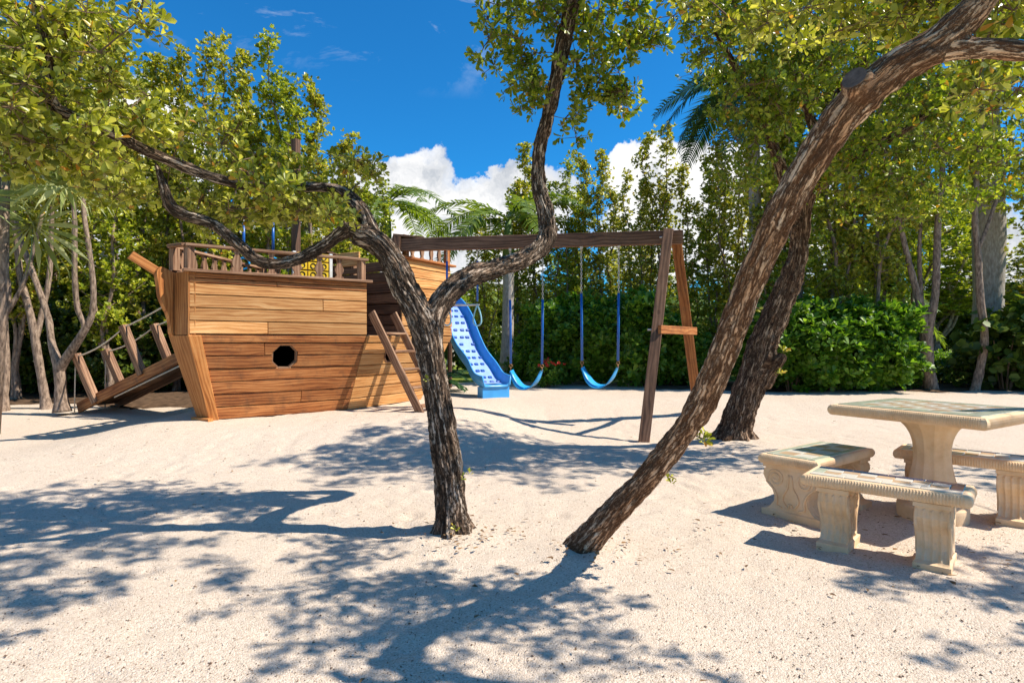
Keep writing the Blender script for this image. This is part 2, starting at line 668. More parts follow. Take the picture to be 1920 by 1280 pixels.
def bark_mat(name, dark, mid, pale, pale_amt=0.5, uvscale=1.0):
    """colour from the bark coordinate stored on the mesh (round and along the stem)"""
    m, N, bs, out = new_mat(name)
    at = N.n('ShaderNodeAttribute')
    at.attribute_name = 'bark'
    v = at.outputs['Vector']
    wn = N.noise(N.vmath('MULTIPLY', v, (1.0, 1.0, 0.30)).outputs[0], 30.0, 5, 0.7)
    wo_ = N.vmath('SCALE', N.vmath('SUBTRACT', wn.outputs['Color'], (.5, .5, .5)).outputs[0])
    wo_.inputs['Scale'].default_value = 0.060
    vw = N.vmath('ADD', N.vmath('MULTIPLY', v, (1.0, 1.0, 0.085)).outputs[0], wo_.outputs[0]).outputs[0]
    vo = N.n('ShaderNodeTexVoronoi')
    vo.feature = 'DISTANCE_TO_EDGE'
    vo.inputs['Scale'].default_value = 52.0
    N.l(vw, vo.inputs['Vector'])
    vc = N.n('ShaderNodeTexVoronoi')
    vc.inputs['Scale'].default_value = 52.0
    N.l(vw, vc.inputs['Vector'])
    cs = N.n('ShaderNodeSeparateColor')
    N.l(vc.outputs['Color'], cs.inputs[0])
    n2 = N.noise(N.vmath('MULTIPLY', v, (1.0, 1.0, 0.4)).outputs[0], 11.0, 4, 0.6).outputs[0]
    n3 = N.noise(N.vmath('MULTIPLY', v, (1.0, 1.0, 0.14)).outputs[0], 130.0, 4, 0.7).outputs[0]
    plate = N.math('ADD', N.math('MULTIPLY', cs.outputs[0], 0.34), N.math('MULTIPLY', n3, 0.80))
    col = N.ramp(plate, [(0.34, dark), (0.54, mid), (0.76, pale)])
    col = N.mix(N.ramp(n2, [(0.34, 0.65), (0.50, 0.0)]), col, dark)
    fis = N.ramp(N.math('ADD', vo.outputs['Distance'], N.math('MULTIPLY', N.math('SUBTRACT', wn.outputs[0], .5), .35)), [(0.02, 0.0), (0.20, 1.0)])
    col = N.mix(N.math('SUBTRACT', 1.0, fis), col, dark)
    n1 = fis
    N.l(col, bs.inputs['Base Color'])
    bs.inputs['Roughness'].default_value = 0.9
    bs.inputs['Specular IOR Level'].default_value = 0.15
    bp = N.n('ShaderNodeBump')
    bp.inputs['Strength'].default_value = 0.9
    bp.inputs['Distance'].default_value = 0.008
    N.l(N.math('ADD', n1, N.math('MULTIPLY', n3, 0.5)), bp.inputs['Height'])
    N.l(bp.outputs[0], bs.inputs['Normal'])
    return m


M_BARK_A = bark_mat('bark_dark_streaked', (0.036, 0.023, 0.015), (0.23, 0.15, 0.10), (0.60, 0.48, 0.375), 0.5)
M_BARK_L = bark_mat('bark_brown', (0.11, 0.052, 0.026), (0.53, 0.31, 0.175), (0.78, 0.57, 0.39), 0.5)


def bark_simple(name, lo, hi):
    m, N, bs, out = new_mat(name)
    tcn = N.n('ShaderNodeTexCoord')
    n1 = N.noise(N.vmath('MULTIPLY', tcn.outputs['Object'], (1, 1, 0.3)).outputs[0], 30.0, 5, 0.65).outputs[0]
    N.l(N.ramp(n1, [(0.36, lo), (0.62, hi)]), bs.inputs['Base Color'])
    bs.inputs['Roughness'].default_value = 0.9
    bp = N.n('ShaderNodeBump')
    bp.inputs['Distance'].default_value = 0.01
    N.l(n1, bp.inputs['Height'])
    N.l(bp.outputs[0], bs.inputs['Normal'])
    return m


M_BARK_BG = bark_simple('bark_slender', (0.09, 0.058, 0.04), (0.36, 0.26, 0.19))
M_BARK_PALM = bark_simple('bark_palm', (0.26, 0.22, 0.18), (0.46, 0.41, 0.36))
M_BARK_M = bark_mat('bark_brown_dark', (0.045, 0.024, 0.015), (0.25, 0.15, 0.09), (0.50, 0.36, 0.25), 0.4)
M_CUT = simple('cut_wood', (0.13, 0.10, 0.085), 0.9, 0.1, 0, 0.4, 40, 0.5)


def leaf_mat(name, c1, c2, c3, trans=0.35, rough=0.42, odd=None):
    m, N, bs, out = new_mat(name)
    g = N.n('ShaderNodeNewGeometry')
    r = g.outputs['Random Per Island']
    col = N.ramp(r, [(0.0, c1), (0.5, c2), (0.95, c3)] + ([(0.992, odd)] if odd else []))
    tcn = N.n('ShaderNodeTexCoord')
    patch = N.noise(tcn.outputs['Object'], 1.4, 3, 0.6).outputs[0]
    hs = N.n('ShaderNodeHueSaturation')
    N.l(col, hs.inputs['Color'])
    N.l(N.math('ADD', 0.62, N.math('MULTIPLY', patch, 0.76)), hs.inputs['Value'])
    col = hs.outputs[0]
    N.l(col, bs.inputs['Base Color'])
    bs.inputs['Roughness'].default_value = rough
    bs.inputs['Specular IOR Level'].default_value = 0.4
    tr = N.n('ShaderNodeBsdfTranslucent')
    tcol = N.mix(1.0, col, (1.5, 1.45, 0.55), 'MULTIPLY')
    N.l(tcol, tr.inputs['Color'])
    mx = N.n('ShaderNodeMixShader')
    mx.inputs[0].default_value = trans
    N.l(bs.outputs[0], mx.inputs[1])
    N.l(tr.outputs[0], mx.inputs[2])
    N.l(mx.outputs[0], out.inputs[0])
    return m


M_LEAF_A = leaf_mat('leaf_olive_near', (0.11, 0.135, 0.012), (0.31, 0.335, 0.028), (0.68, 0.66, 0.17), 0.38, 0.30, (0.50, 0.23, 0.03))
M_LEAF_M = leaf_mat('leaf_green_near', (0.085, 0.14, 0.010), (0.19, 0.26, 0.018), (0.42, 0.45, 0.055), 0.40, 0.32, (0.46, 0.26, 0.03))
M_LEAF_BG = leaf_mat('leaf_buttonwood', (0.12, 0.145, 0.014), (0.36, 0.375, 0.038), (0.66, 0.62, 0.14), 0.40, 0.30, (0.42, 0.19, 0.05))
M_LEAF_BG2 = leaf_mat('leaf_buttonwood_deep', (0.095, 0.145, 0.012), (0.29, 0.345, 0.028), (0.54, 0.55, 0.08), 0.40, 0.30)
M_LEAF_HEDGE = leaf_mat('leaf_hedge_bright', (0.05, 0.125, 0.010), (0.10, 0.215, 0.02), (0.22, 0.36, 0.04), 0.42, 0.40)
M_LEAF_DARK = leaf_mat('leaf_shrub_dark', (0.04, 0.075, 0.012), (0.08, 0.125, 0.018), (0.15, 0.20, 0.03), 0.38, 0.36)
M_LEAF_ROUND = leaf_mat('leaf_sea_grape', (0.045, 0.085, 0.014), (0.085, 0.135, 0.018), (0.17, 0.24, 0.03), 0.33, 0.55)
M_FROND = leaf_mat('frond_green', (0.09, 0.15, 0.02), (0.15, 0.22, 0.03), (0.25, 0.32, 0.05), 0.4, 0.36)
M_FROND_DARK = leaf_mat('frond_deep_green', (0.018, 0.055, 0.02), (0.035, 0.09, 0.03), (0.07, 0.14, 0.045), 0.25, 0.36)
M_FAN = leaf_mat('fan_palm_silvery', (0.17, 0.22, 0.065), (0.28, 0.32, 0.11), (0.48, 0.50, 0.26), 0.4, 0.4)
M_RED = leaf_mat('red_petal', (0.45, 0.015, 0.012), (0.6, 0.02, 0.02), (0.7, 0.05, 0.03), 0.3, 0.5)
M_STEM = simple('twig_brown', (0.15, 0.10, 0.065), 0.9, 0.1)


# ------------------------------------------------------------------ leaf builder
T_OBOV = (np.array([(0, 0, 0), (.40, .17, .05), (.76, .25, .06), (1.0, 0, -.06), (.76, -.25, .06), (.40, -.17, .05)]), [(0, 3, 2, 1), (0, 5, 4, 3)], 4)
T_RHOMB = (np.array([(0, 0, 0), (.58, .34, .07), (1.0, 0, -.04), (.58, -.34, .07)]), [(0, 2, 1), (0, 3, 2)], 3)
T_ROUND = (np.array([(0, 0, 0), (.25, .42, .03), (.72, .45, .04), (1.0, 0, 0), (.72, -.45, .04), (.25, -.42, .03)]), [(0, 3, 2, 1), (0, 5, 4, 3)], 4)


def norm(a):
    return a / np.maximum(np.linalg.norm(a, axis=1, keepdims=True), 1e-9)


def rand_dir(n):
    return norm(rng.normal(size=(n, 3)))


def leaf_arrays(base, d, up, ln, wd, tmpl):
    """base (n,3), d leaf direction, up rough normal, ln / wd arrays"""
    T, fcs, nper = tmpl
    d = norm(d)
    s = norm(np.cross(up, d) + 1e-6)
    nn = np.cross(d, s)
    k = len(T)
    V = (base[:, None, :] + d[:, None, :] * (T[None, :, 0:1] * ln[:, None, None]) + s[:, None, :] * (T[None, :, 1:2] * wd[:, None, None])
         + nn[:, None, :] * (T[None, :, 2:3] * ln[:, None, None]))
    Fc = (np.array(fcs)[None] + (np.arange(len(base)) * k)[:, None, None])
    return V.reshape(-1, 3), Fc.reshape(-1, nper), nper


def rosettes(P, axis, per, size, tmpl, spread=(0.5, 1.25), jit=0.03, aspect=1.0):
    """whorls of leaves at points P along axis: per leaves each"""
    n = len(P)
    A = norm(axis)
    r = norm(np.cross(A, rand_dir(n)))
    b = np.cross(A, r)
    N_ = n * per
    idx = np.repeat(np.arange(n), per)
    th = np.tile(np.arange(per) * 2.399, n) + np.repeat(rng.uniform(0, 6.28, n), per) + rng.normal(0, .25, N_)
    tilt = rng.uniform(spread[0], spread[1], N_)
    rad = r[idx] * np.cos(th)[:, None] + b[idx] * np.sin(th)[:, None]
    d = A[idx] * np.cos(tilt)[:, None] + rad * np.sin(tilt)[:, None]
    up = A[idx] + rng.normal(0, .25, (N_, 3))
    ln = size * rng.uniform(0.65, 1.2, N_)
    base = P[idx] - A[idx] * (rng.uniform(0, 1, N_) * jit)[:, None] + d * 0.006
    return leaf_arrays(base, d, up, ln, ln * rng.uniform(.8, 1.15, N_) * aspect, tmpl)


# ------------------------------------------------------------------ THE SETTING: ground
def build_ground():
    xs = np.concatenate([np.linspace(-14, -5, 46), np.linspace(-4.9, 5.5, 261), np.linspace(5.6, 14, 42)])
    ys = np.concatenate([np.linspace(-3, 1.0, 12), np.linspace(1.05, 6.0, 165), np.linspace(6.06, 14.5, 142)])
    nx, ny = len(xs), len(ys)
    rr = random.Random(12)
    dents = {}
    for _ in range(60):                       # short runs of footprints
        px_, py_ = rr.uniform(-5, 4.5), rr.uniform(1.8, 9)
        th = rr.uniform(0, 6.28)
        for q in range(rr.randint(3, 7)):
            side = .09 * (1 if q % 2 else -1)
            fx, fy = px_ + math.cos(th) * q * .36 - math.sin(th) * side, py_ + math.sin(th) * q * .36 + math.cos(th) * side
            for cx in range(int(fx * 4) - 2, int(fx * 4) + 3):
                for cy_ in range(int(fy * 4) - 2, int(fy * 4) + 3):
                    dents.setdefault((cx, cy_), []).append((fx, fy, th))
    V = np.zeros((nx * ny, 3))
    k = 0
    for y in ys:
        for x in xs:
            h = ground(x, y)
            p = Vector((x, y, 0))
            a = noise.noise(p * 0.8) * 0.018 + noise.noise(p * 2.7 + Vector((9, 3, 1))) * 0.009
            if 0.8 < y < 9.5:
                c = noise.noise(p * 6.5 + Vector((3, 8, 4)))
                a += -max(0.0, c - 0.15) * 0.022 + noise.noise(p * 15.0) * 0.003
                for fx, fy, th in dents.get((int(x * 4), int(y * 4)), ()):
                    dx, dy = x - fx, y - fy
                    u_, w_ = (dx * math.cos(th) + dy * math.sin(th)) / .135, (-dx * math.sin(th) + dy * math.cos(th)) / .065
                    q2 = u_ * u_ + w_ * w_
                    if q2 < 4:
                        a += -.012 * math.exp(-q2 * 1.6) + .005 * math.exp(-(math.sqrt(q2) - 1.25) ** 2 * 9)
            V[k] = (x, y, h + a)
            k += 1
    i = np.arange(nx - 1)
    j = np.arange(ny - 1)
    a = (j[:, None] * nx + i[None, :]).ravel()
    Fc = np.stack([a, a + 1, a + 1 + nx, a + nx], axis=1)
    props(np_mesh('sand_ground', V, Fc, 4, M_SAND, flat=False), kind='structure')
    # lawn beyond the trees, out to the horizon, as one sheet with a hole's worth of sand laid over its near part
    g = [(-900, -300), (900, -300), (900, 1500), (-900, 1500)]
    props(mesh('lawn', [(x, y, -0.30) for x, y in g], [(0, 1, 2, 3)], M_LAWN), kind='structure')
    # raised turf starting behind the planting
    V, Fc = [], []
    X = np.linspace(-60, 60, 121)
    for x in X:
        edge = 13.6 + 0.5 * noise.noise(Vector((x * .3, 2, 0)))
        for q, (yy, zz) in enumerate(((edge, 0.02), (edge + .5, 0.2), (edge + 3, .22), (edge + 12, .22), (90, .22))):
            V.append((x, yy, zz))
    for i in range(120):
        for q in range(4):
            a = i * 5 + q
            Fc.append((a, a + 5, a + 6, a + 1))
    props(mesh('lawn', V, Fc, M_LAWN, flat=False), kind='structure')

    # strips of dark leaf mould under the trees
    def strip(pts, w):
        V, Fc = [], []
        for i, (x, y) in enumerate(pts):
            for q in range(7):
                yy = y + w * q / 6.0 + (0.25 * noise.noise(Vector((x * 1.7, q, 5))) if q == 0 else 0)
                dip = -0.03 if q in (0,) else 0.03
                V.append((x, yy, ground(x, yy) + dip + 0.02 * noise.noise(Vector((x * 3, yy * 3, 1)))))
        for i in range(len(pts) - 1):
            for q in range(6):
                a = i * 7 + q
                Fc.append((a, a + 7, a + 8, a + 1))
        props(mesh('soil', V, Fc, M_SOIL, flat=False), kind='structure')
    strip([(x, 10.1 + .25 * math.sin(x * 1.3) + max(0, (x + 5.5)) * .75) for x in np.linspace(-13.5, -2.6, 60)], 3.4)
    strip([(x, 11.9 - .08 * max(0, x - 4) + .15 * math.sin(x * 2.1)) for x in np.linspace(3.0, 13.5, 50)], 2.6)


build_ground()


# loose crumbs of coral, bark and leaf lying on the near sand
def crumbs():
    n = 9000
    y = 1.9 + 4.5 * rng.random(n) ** 1.8
    x = (rng.random(n) * 2 - 1) * (y * 0.95 + .2)
    V, Fc = [], []
    tet = [(1, 0, -.4), (-.5, .87, -.4), (-.5, -.87, -.4), (0, 0, .8)]
    ff = [(0, 1, 3), (1, 2, 3), (2, 0, 3)]
    mats = []
    for i in range(n):
        c = Vector((x[i], y[i], ground(x[i], y[i]) + 0.004 + noise.noise(Vector((x[i], y[i], 0)) * .8) * .018 + noise.noise(Vector((x[i], y[i], 0)) * 2.7 + Vector((9, 3, 1))) * .012))
        r = random.uniform(0.0018, 0.0042) * (1.7 if random.random() < .08 else 1)
        a = random.uniform(0, 6.28)
        sx, sy = r * random.uniform(.8, 2.0), r
        o = len(V)
        for t in tet:
            V.append((c.x + math.cos(a) * t[0] * sx - math.sin(a) * t[1] * sy, c.y + math.sin(a) * t[0] * sx + math.cos(a) * t[1] * sy, c.z + t[2] * r * .8))
        for f in ff:
            Fc.append(tuple(k + o for k in f))
        mats += [0 if random.random() < .55 else 1] * 3
    o = mesh('sand_grit', V, Fc, None)
    o.data.materials.append(simple('grit_dark', (0.16, 0.10, 0.065), 0.9))
    o.data.materials.append(simple('grit_pale', (0.62, 0.53, 0.44), 0.9))
    o.data.polygons.foreach_set('material_index', mats)
    props(o, kind='stuff')


crumbs()

# ------------------------------------------------------------------ THE PLAY SHIP
U = Vector((0.485, 0.8745, 0)).normalized()
NRM = Vector((U.y, -U.x, 0))
S0 = Vector((-3.92, 7.5, 0.0))


def B(a, b, z):
    return S0 + U * a + NRM * b + Vector((0, 0, z))


ship = thing('play_ship', 'wooden pirate ship playhouse with planked hull and round railings standing on the sand', 'play ship', S0 + Vector((0, 0, .2)))
ZB, ZK, ZT, ZS = 0.20, 1.285, 2.045, 2.50


def hull_panel(c0, c1, c2, c3, rows, mat, name='hull_plank', out=None, gap=0.010, widths=None, jag=True, joints={}):
    """rows of planks on the quad c0 (start low) c1 (end low) c2 (end high) c3 (start high)"""
    res = []
    ts = [0]
    ws = widths or [1.0] * rows
    for w in ws:
        ts.append(ts[-1] + w)
    ts = [t / ts[-1] for t in ts]
    H = (c3 - c0).length
    g = gap / H / 2
    for i in range(rows):
        t0, t1 = ts[i] + g, ts[i + 1] - g
        j = random.uniform(-.003, .003) if jag else 0
        ov = Vector(out).normalized() * j if out is not None else Vector()
        m = mat[i] if isinstance(mat, list) else mat
        if name == 'hull_plank' and i in joints:
            f = joints[i]
            A_, B_, C_, D_ = c0.lerp(c3, t0), c1.lerp(c2, t0), c1.lerp(c2, t1), c0.lerp(c3, t1)
            lap = ov + Vector(out).normalized() * .007
            for u0, u1 in ((0, f - .0012), (f + .0012, 1)):
                res.append(plank(name, A_.lerp(B_, u0) + lap, A_.lerp(B_, u1) + lap, D_.lerp(C_, u1) + ov, D_.lerp(C_, u0) + ov, 0.026, m, ship, out, .005))
            continue
        lap = ov + (Vector(out).normalized() * .007 if out is not None else Vector())     # each board's lower edge stands proud
        res.append(plank(name, c0.lerp(c3, t0) + lap, c1.lerp(c2, t0) + lap, c1.lerp(c2, t1) + ov, c0.lerp(c3, t1) + ov, 0.026, m, ship, out, .005))
    return res


def cut(objs, cutter_pts, depth):
    """cut an opening through boards with a prism"""
    c = sum(cutter_pts, Vector()) / len(cutter_pts)
    off = org(ship)
    n = len(cutter_pts)
    V = [p - depth - off for p in cutter_pts] + [p + depth - off for p in cutter_pts]
    fs = [tuple(range(n)), tuple(range(2 * n - 1, n - 1, -1))] + [((i + 1) % n, i, n + i, n + (i + 1) % n) for i in range(n)]
    me = bpy.data.meshes.new('cutter')
    me.from_pydata([tuple(v) for v in V], [], fs)
    bm = bmesh.new()
    bm.from_mesh(me)
    bmesh.ops.recalc_face_normals(bm, faces=bm.faces[:])
    bm.to_mesh(me)
    bm.free()
    co = bpy.data.objects.new('cutter', me)
    co.parent = ship
    COL.objects.link(co)
    mods = []
    for o in objs:
        md = o.modifiers.new('b', 'BOOLEAN')
        md.operation = 'DIFFERENCE'
        md.solver = 'EXACT'
        md.object = co
    bpy.context.view_layer.update()
    dg = bpy.context.evaluated_depsgraph_get()
    new = [bpy.data.meshes.new_from_object(o.evaluated_get(dg)) for o in objs]
    for o, m in zip(objs, new):
        o.modifiers.clear()
        if len(m.polygons):
            o.data = m
    bpy.data.objects.remove(co)


# lower bow, near side
lb = (B(0.0, 0.11, ZB), B(1.667, 0.80, ZB), B(1.72, 1.13, ZK), B(-0.33, 0.185, ZK))
nb = NRM * 0.83 - U * 0.5
lower = hull_panel(lb[0], lb[1], lb[2], lb[3], 7, M_WOOD, out=nb, joints={1: .62, 5: .38}, widths=[1, 1, 1, 1, 1, 1.02, .62])


def shade_back(q, off, parent=ship):  # added dark sheet behind the boards, so seams and openings look shaded
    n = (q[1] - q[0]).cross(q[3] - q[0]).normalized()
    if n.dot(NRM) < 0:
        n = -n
    return plank('shade_backing', *[p - n * off for p in q], 0.012, M_SHADE_BACKING, parent, n, 0.001), n


lin, nl = shade_back(lb, 0.028)


def porthole(center, e1, e2, n, R):
    pts = [center + e1 * (R * math.cos(PI / 8 + k * PI / 4)) + e2 * (R * math.sin(PI / 8 + k * PI / 4)) for k in range(8)]
    return pts


e1 = (lb[1] - lb[0] + lb[2] - lb[3]).normalized()
e2 = nl.cross(e1)
if e2.z < 0:
    e2 = -e2
# centre found where the photo's porthole ray meets the panel
ray = Vector(((533 - 960) / F, 1, (640 - 668) / F))
o0 = Vector((0, 0, CAMH))
tt = (lb[0] - o0).dot(nl) / ray.dot(nl)
pc = o0 + ray * tt
PR = 0.178
pts = porthole(pc, e1, e2, nl, PR)
cut(lower + [lin], pts, nl * 0.2)
fr = Bag()
for k in range(8):
    a, b = pts[k], pts[(k + 1) % 8]
    ma, mb = pc + (a - pc) * 1.0, pc + (b - pc) * 1.0
    ia, ib = pc + (a - pc) * 0.90, pc + (b - pc) * 0.90
    oa, ob = pc + (a - pc) * 1.06, pc + (b - pc) * 1.06
    f, bk = nl * 0.012, -nl * 0.05
    V = [ia + f, ib + f, ob + f, oa + f, ia + bk, ib + bk, mb + bk * 0, ma + bk * 0]
    V = [ia + f, ib + f, ob + f, oa + f, ia + bk, ib + bk, ob + nl * .001, oa + nl * .001]
    fr.add(V, [(0, 1, 2, 3), (0, 4, 5, 1), (3, 2, 6, 7), (0, 3, 7, 4), (1, 5, 6, 2)])
fr.build('porthole_frame', M_WOOD_GREY, ship)

# lower stern, near side
ls = (B(1.676, 0.80, ZB), B(3.40, 0.80, ZB), B(3.86, 1.13, ZK), B(1.73, 1.13, ZK))
stern_low = hull_panel(*ls, 7, M_WOOD_LIGHT, out=NRM, widths=[1, 1, 1, 1, 1, 1.02, .62])
lin2, nl2 = shade_back(ls, 0.028)
ray = Vector(((731 - 960) / F, 1, (640 - 664) / F))
pc2 = o0 + ray * ((ls[0] - o0).dot(nl2) / ray.dot(nl2))
e1b = U.copy()
e2b = nl2.cross(e1b)
if e2b.z < 0:
    e2b = -e2b
pts2 = porthole(pc2, e1b, e2b, nl2, 0.13)
cut(stern_low + [lin2], pts2, nl2 * 0.2)
fr = Bag()
for k in range(8):
    a, b = pts2[k], pts2[(k + 1) % 8]
    ia, ib = pc2 + (a - pc2) * 0.90, pc2 + (b - pc2) * 0.90
    oa, ob = pc2 + (a - pc2) * 1.07, pc2 + (b - pc2) * 1.07
    f, bk = nl2 * 0.012, -nl2 * 0.05
    fr.add([ia + f, ib + f, ob + f, oa + f, ia + bk, ib + bk, ob + nl2 * .001, oa + nl2 * .001], [(0, 1, 2, 3), (0, 4, 5, 1), (3, 2, 6, 7), (0, 3, 7, 4), (1, 5, 6, 2)])
fr.build('porthole_frame', M_WOOD_GREY, ship)

# upper bow, near side: four broad planks and two strips under the cap
ub = (B(-0.33, 0.19, ZK + .008), B(1.72, 1.135, ZK + .008), B(1.72, 1.135, ZT), B(-0.33, 0.19, ZT))
hull_panel(*ub, 6, [M_WOOD_LIGHT, M_WOOD_LIGHT, M_WOOD_LIGHT, M_WOOD_LIGHT, M_WOOD, M_WOOD], out=nb, joints={0: .40, 2: .72, 4: .45}, widths=[1.08, 1.05, 1.08, .95, .42, .42])
shade_back(ub, 0.028)
# far side of bow and stern, seen from within and through the gap
fb = (B(-0.33, -0.19, ZK), B(1.72, -1.13, ZK), B(1.72, -1.13, ZT), B(-0.33, -0.19, ZT))
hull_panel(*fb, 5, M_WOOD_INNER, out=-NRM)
fbl = (B(0, -0.11, ZB), B(1.667, -0.80, ZB), B(1.72, -1.13, ZK - .008), B(-0.33, -0.185, ZK - .008))
hull_panel(*fbl, 6, M_WOOD, out=-NRM)
fsl = (B(1.676, -0.80, ZB), B(3.40, -0.80, ZB), B(3.86, -1.13, ZK - .008), B(1.73, -1.13, ZK - .008))
hull_panel(*fsl, 6, M_WOOD, out=-NRM)
fsu = (B(1.73, -1.13, ZK), B(3.80, -1.13, ZK), B(3.80, -1.13, ZS - .25), B(1.73, -1.13, ZS - .25))
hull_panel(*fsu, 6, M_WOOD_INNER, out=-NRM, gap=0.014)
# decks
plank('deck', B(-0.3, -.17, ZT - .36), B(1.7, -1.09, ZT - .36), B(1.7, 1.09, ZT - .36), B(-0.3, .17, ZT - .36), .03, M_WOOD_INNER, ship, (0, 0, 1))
for k in range(5):
    a0 = 1.735 + k * .16
    plank('deck_board', B(a0, -1.09, ZK - .03), B(a0 + .15, -1.09, ZK - .03), B(a0 + .15, 1.10, ZK - .03), B(a0, 1.10, ZK - .03), .03, M_WOOD_GREY, ship, (0, 0, 1))
plank('deck', B(2.55, -1.09, ZS - .45), B(3.78, -1.09, ZS - .45), B(3.78, 1.09, ZS - .45), B(2.55, 1.09, ZS - .45), .03, M_WOOD_INNER, ship, (0, 0, 1))
# bulkheads at both sides of the gap
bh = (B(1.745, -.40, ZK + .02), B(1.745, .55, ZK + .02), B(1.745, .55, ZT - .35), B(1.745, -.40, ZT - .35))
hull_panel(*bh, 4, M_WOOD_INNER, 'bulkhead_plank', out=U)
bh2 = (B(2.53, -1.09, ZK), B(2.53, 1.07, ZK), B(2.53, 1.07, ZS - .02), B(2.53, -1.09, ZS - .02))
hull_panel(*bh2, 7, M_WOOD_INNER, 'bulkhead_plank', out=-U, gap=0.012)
bh3 = (B(3.40, -.8, ZB), B(3.40, .8, ZB), B(3.84, 1.10, ZK), B(3.84, -1.10, ZK))
hull_panel(*bh3, 7, M_WOOD, 'transom_plank', out=U)
bh4 = (B(3.82, -1.10, ZK + .01), B(3.82, 1.10, ZK + .01), B(3.76, 1.10, ZS), B(3.76, -1.10, ZS))
hull_panel(*bh4, 7, M_WOOD, 'transom_plank', out=U)

# stern castle near side
plank('shade_backing', B(0, -.08, ZB), B(1.66, -.77, ZB), B(1.66, -1.06, ZK), B(-.28, -.16, ZK), .012, M_SHADE_BACKING, ship, NRM, .001)  # added sheet inside the far side, painting the dark behind the porthole
plank('shade_backing', B(1.66, -.8, ZB), B(1.66, .76, ZB), B(1.66, 1.04, ZT - .40), B(1.66, -1.04, ZT - .40), .012, M_SHADE_BACKING, ship, -U, .001)  # added sheet below the deck, keeps daylight out of the bow
us = (B(2.50, 1.135, ZK + .008), B(3.86, 1.135, ZK + .008), B(3.80, 1.135, ZS), B(2.50, 1.135, ZS))
hull_panel(*us, 8, M_WOOD_LIGHT, out=NRM, widths=[1, 1, 1, 1, 1, 1, 1, .8])
shade_back(us, 0.028)
# stem: broad face board above the knuckle, raked board below, edge boards
plank('stem_board', B(-.345, -.19, ZK - .005), B(-.345, -.19, ZT + .005), B(-.345, .19, ZT + .005), B(-.345, .19, ZK - .005), .04, M_WOOD_ORANGE, ship, -U)
plank('corner_board', B(-.346, .150, ZK), B(-.346, .150, ZT), B(-.276, .222, ZT), B(-.276, .222, ZK), .03, M_WOOD_ORANGE, ship, nb)
plank('stem_board', B(-.012, -.12, ZB - .05), B(-.355, -.20, ZK - .012), B(-.355, .20, ZK - .012), B(-.012, .12, ZB - .05), .05, M_WOOD_ORANGE, ship, -U)
plank('corner_board', B(-.014, .11, ZB - .05), B(-.356, .20, ZK - .012), B(-.225, .262, ZK - .012), B(.085, .165, ZB - .05), .03, M_WOOD_ORANGE, ship, nb)
# curved cutwater plank on the bow's centre line, carrying the stub of a bowsprit
prof = [(-.36, ZK - .02), (-.385, ZK + .02), (-.395, ZK + .12), (-.42, ZK + .24), (-.475, ZK + .35), (-.52, ZK + .46), (-.535, ZK + .58), (-.555, ZK + .70), (-.555, ZT - .0), (-.50, ZT + .06), (-.36, ZT)]
cw = [B(a, -.16, z) for a, z in catmull(prof, 4)]
outline('cutwater', cw, NRM * .07, M_WOOD_ORANGE, ship)
beam('bowsprit', B(-.46, -.155, ZT - .03), B(-.78, -.245, ZT + .18), .08, .095, M_WOOD_ORANGE, ship, (0.3, 0.3, 1))
beam('bow_stop', B(-.06, -.15, ZB + .01), B(-.06, .20, ZB + .01), .07, .05, M_WOOD_ORANGE, ship)

# cap rails
beam('cap_rail', B(-.40, .17, ZT + .018), B(1.78, 1.165, ZT + .018), .12, .034, M_WOOD_GREY, ship)
beam('cap_rail', B(-.40, -.17, ZT + .018), B(1.78, -1.165, ZT + .018), .12, .034, M_WOOD_GREY, ship)
beam('cap_rail', B(2.46, 1.145, ZS + .02), B(3.90, 1.145, ZS + .02), .11, .036, M_WOOD, ship)
ZR = 2.375
beam('top_rail', B(-.36, .15, ZR), B(1.75, 1.12, ZR), .10, .036, M_WOOD_GREY, ship)
beam('top_rail', B(-.36, -.15, ZR), B(1.75, -1.10, ZR), .09, .036, M_WOOD_GREY, ship)
beam('top_rail', B(-.36, -.15, ZR + .002), B(-.36, .15, ZR + .002), .09, .036, M_WOOD_GREY, ship)
for a, b in ((-.31, .15), (1.68, 1.07), (-.31, -.15), (1.68, -1.05)):
    beam('rail_post', B(a, b, ZT + .036), B(a, b, ZR - .019), .09, .09, M_WOOD_GREY, ship, U)


def baluster(a, b, z0, z1, along, parent=ship, mat=M_WOOD_GREY, hw=.062):
    """flat vase-shaped board"""
    h = z1 - z0
    pr = [(hw * .9, 0), (hw * .95, .08), (hw * .55, .16), (hw * .85, .32), (hw * 1.0, .46), (hw * .62, .66), (hw * .40, .80), (hw * .60, .92), (hw * .85, 1.0)]
    pr = [(w, t) for w, t in catmull(pr, 3)]
    c = B(a, b, 0)
    s = Vector(along).normalized()
    th = s.cross(Vector((0, 0, 1))) * .03
    pts = [c - th * .5 + s * w + Vector((0, 0, z0 + h * t)) for w, t in pr] + [c - th * .5 - s * w + Vector((0, 0, z0 + h * t)) for w, t in reversed(pr)]
    return outline('baluster', pts, th, mat, parent)


dn = (B(1.75, 1.12, 0) - B(-.36, .15, 0)).normalized()
df = (B(1.75, -1.10, 0) - B(-.36, -.15, 0)).normalized()
for t in (.25, .43, .57, .70, .82):
    baluster(-.36 + 2.11 * t, .15 + .97 * t, ZT + .035, ZR - .018, dn)
for t in (.10, .20, .30, .40, .5, .6, .7, .8, .9):
    baluster(-.36 + 2.11 * t, -.15 - .95 * t, ZT + .035, ZR - .018, df)
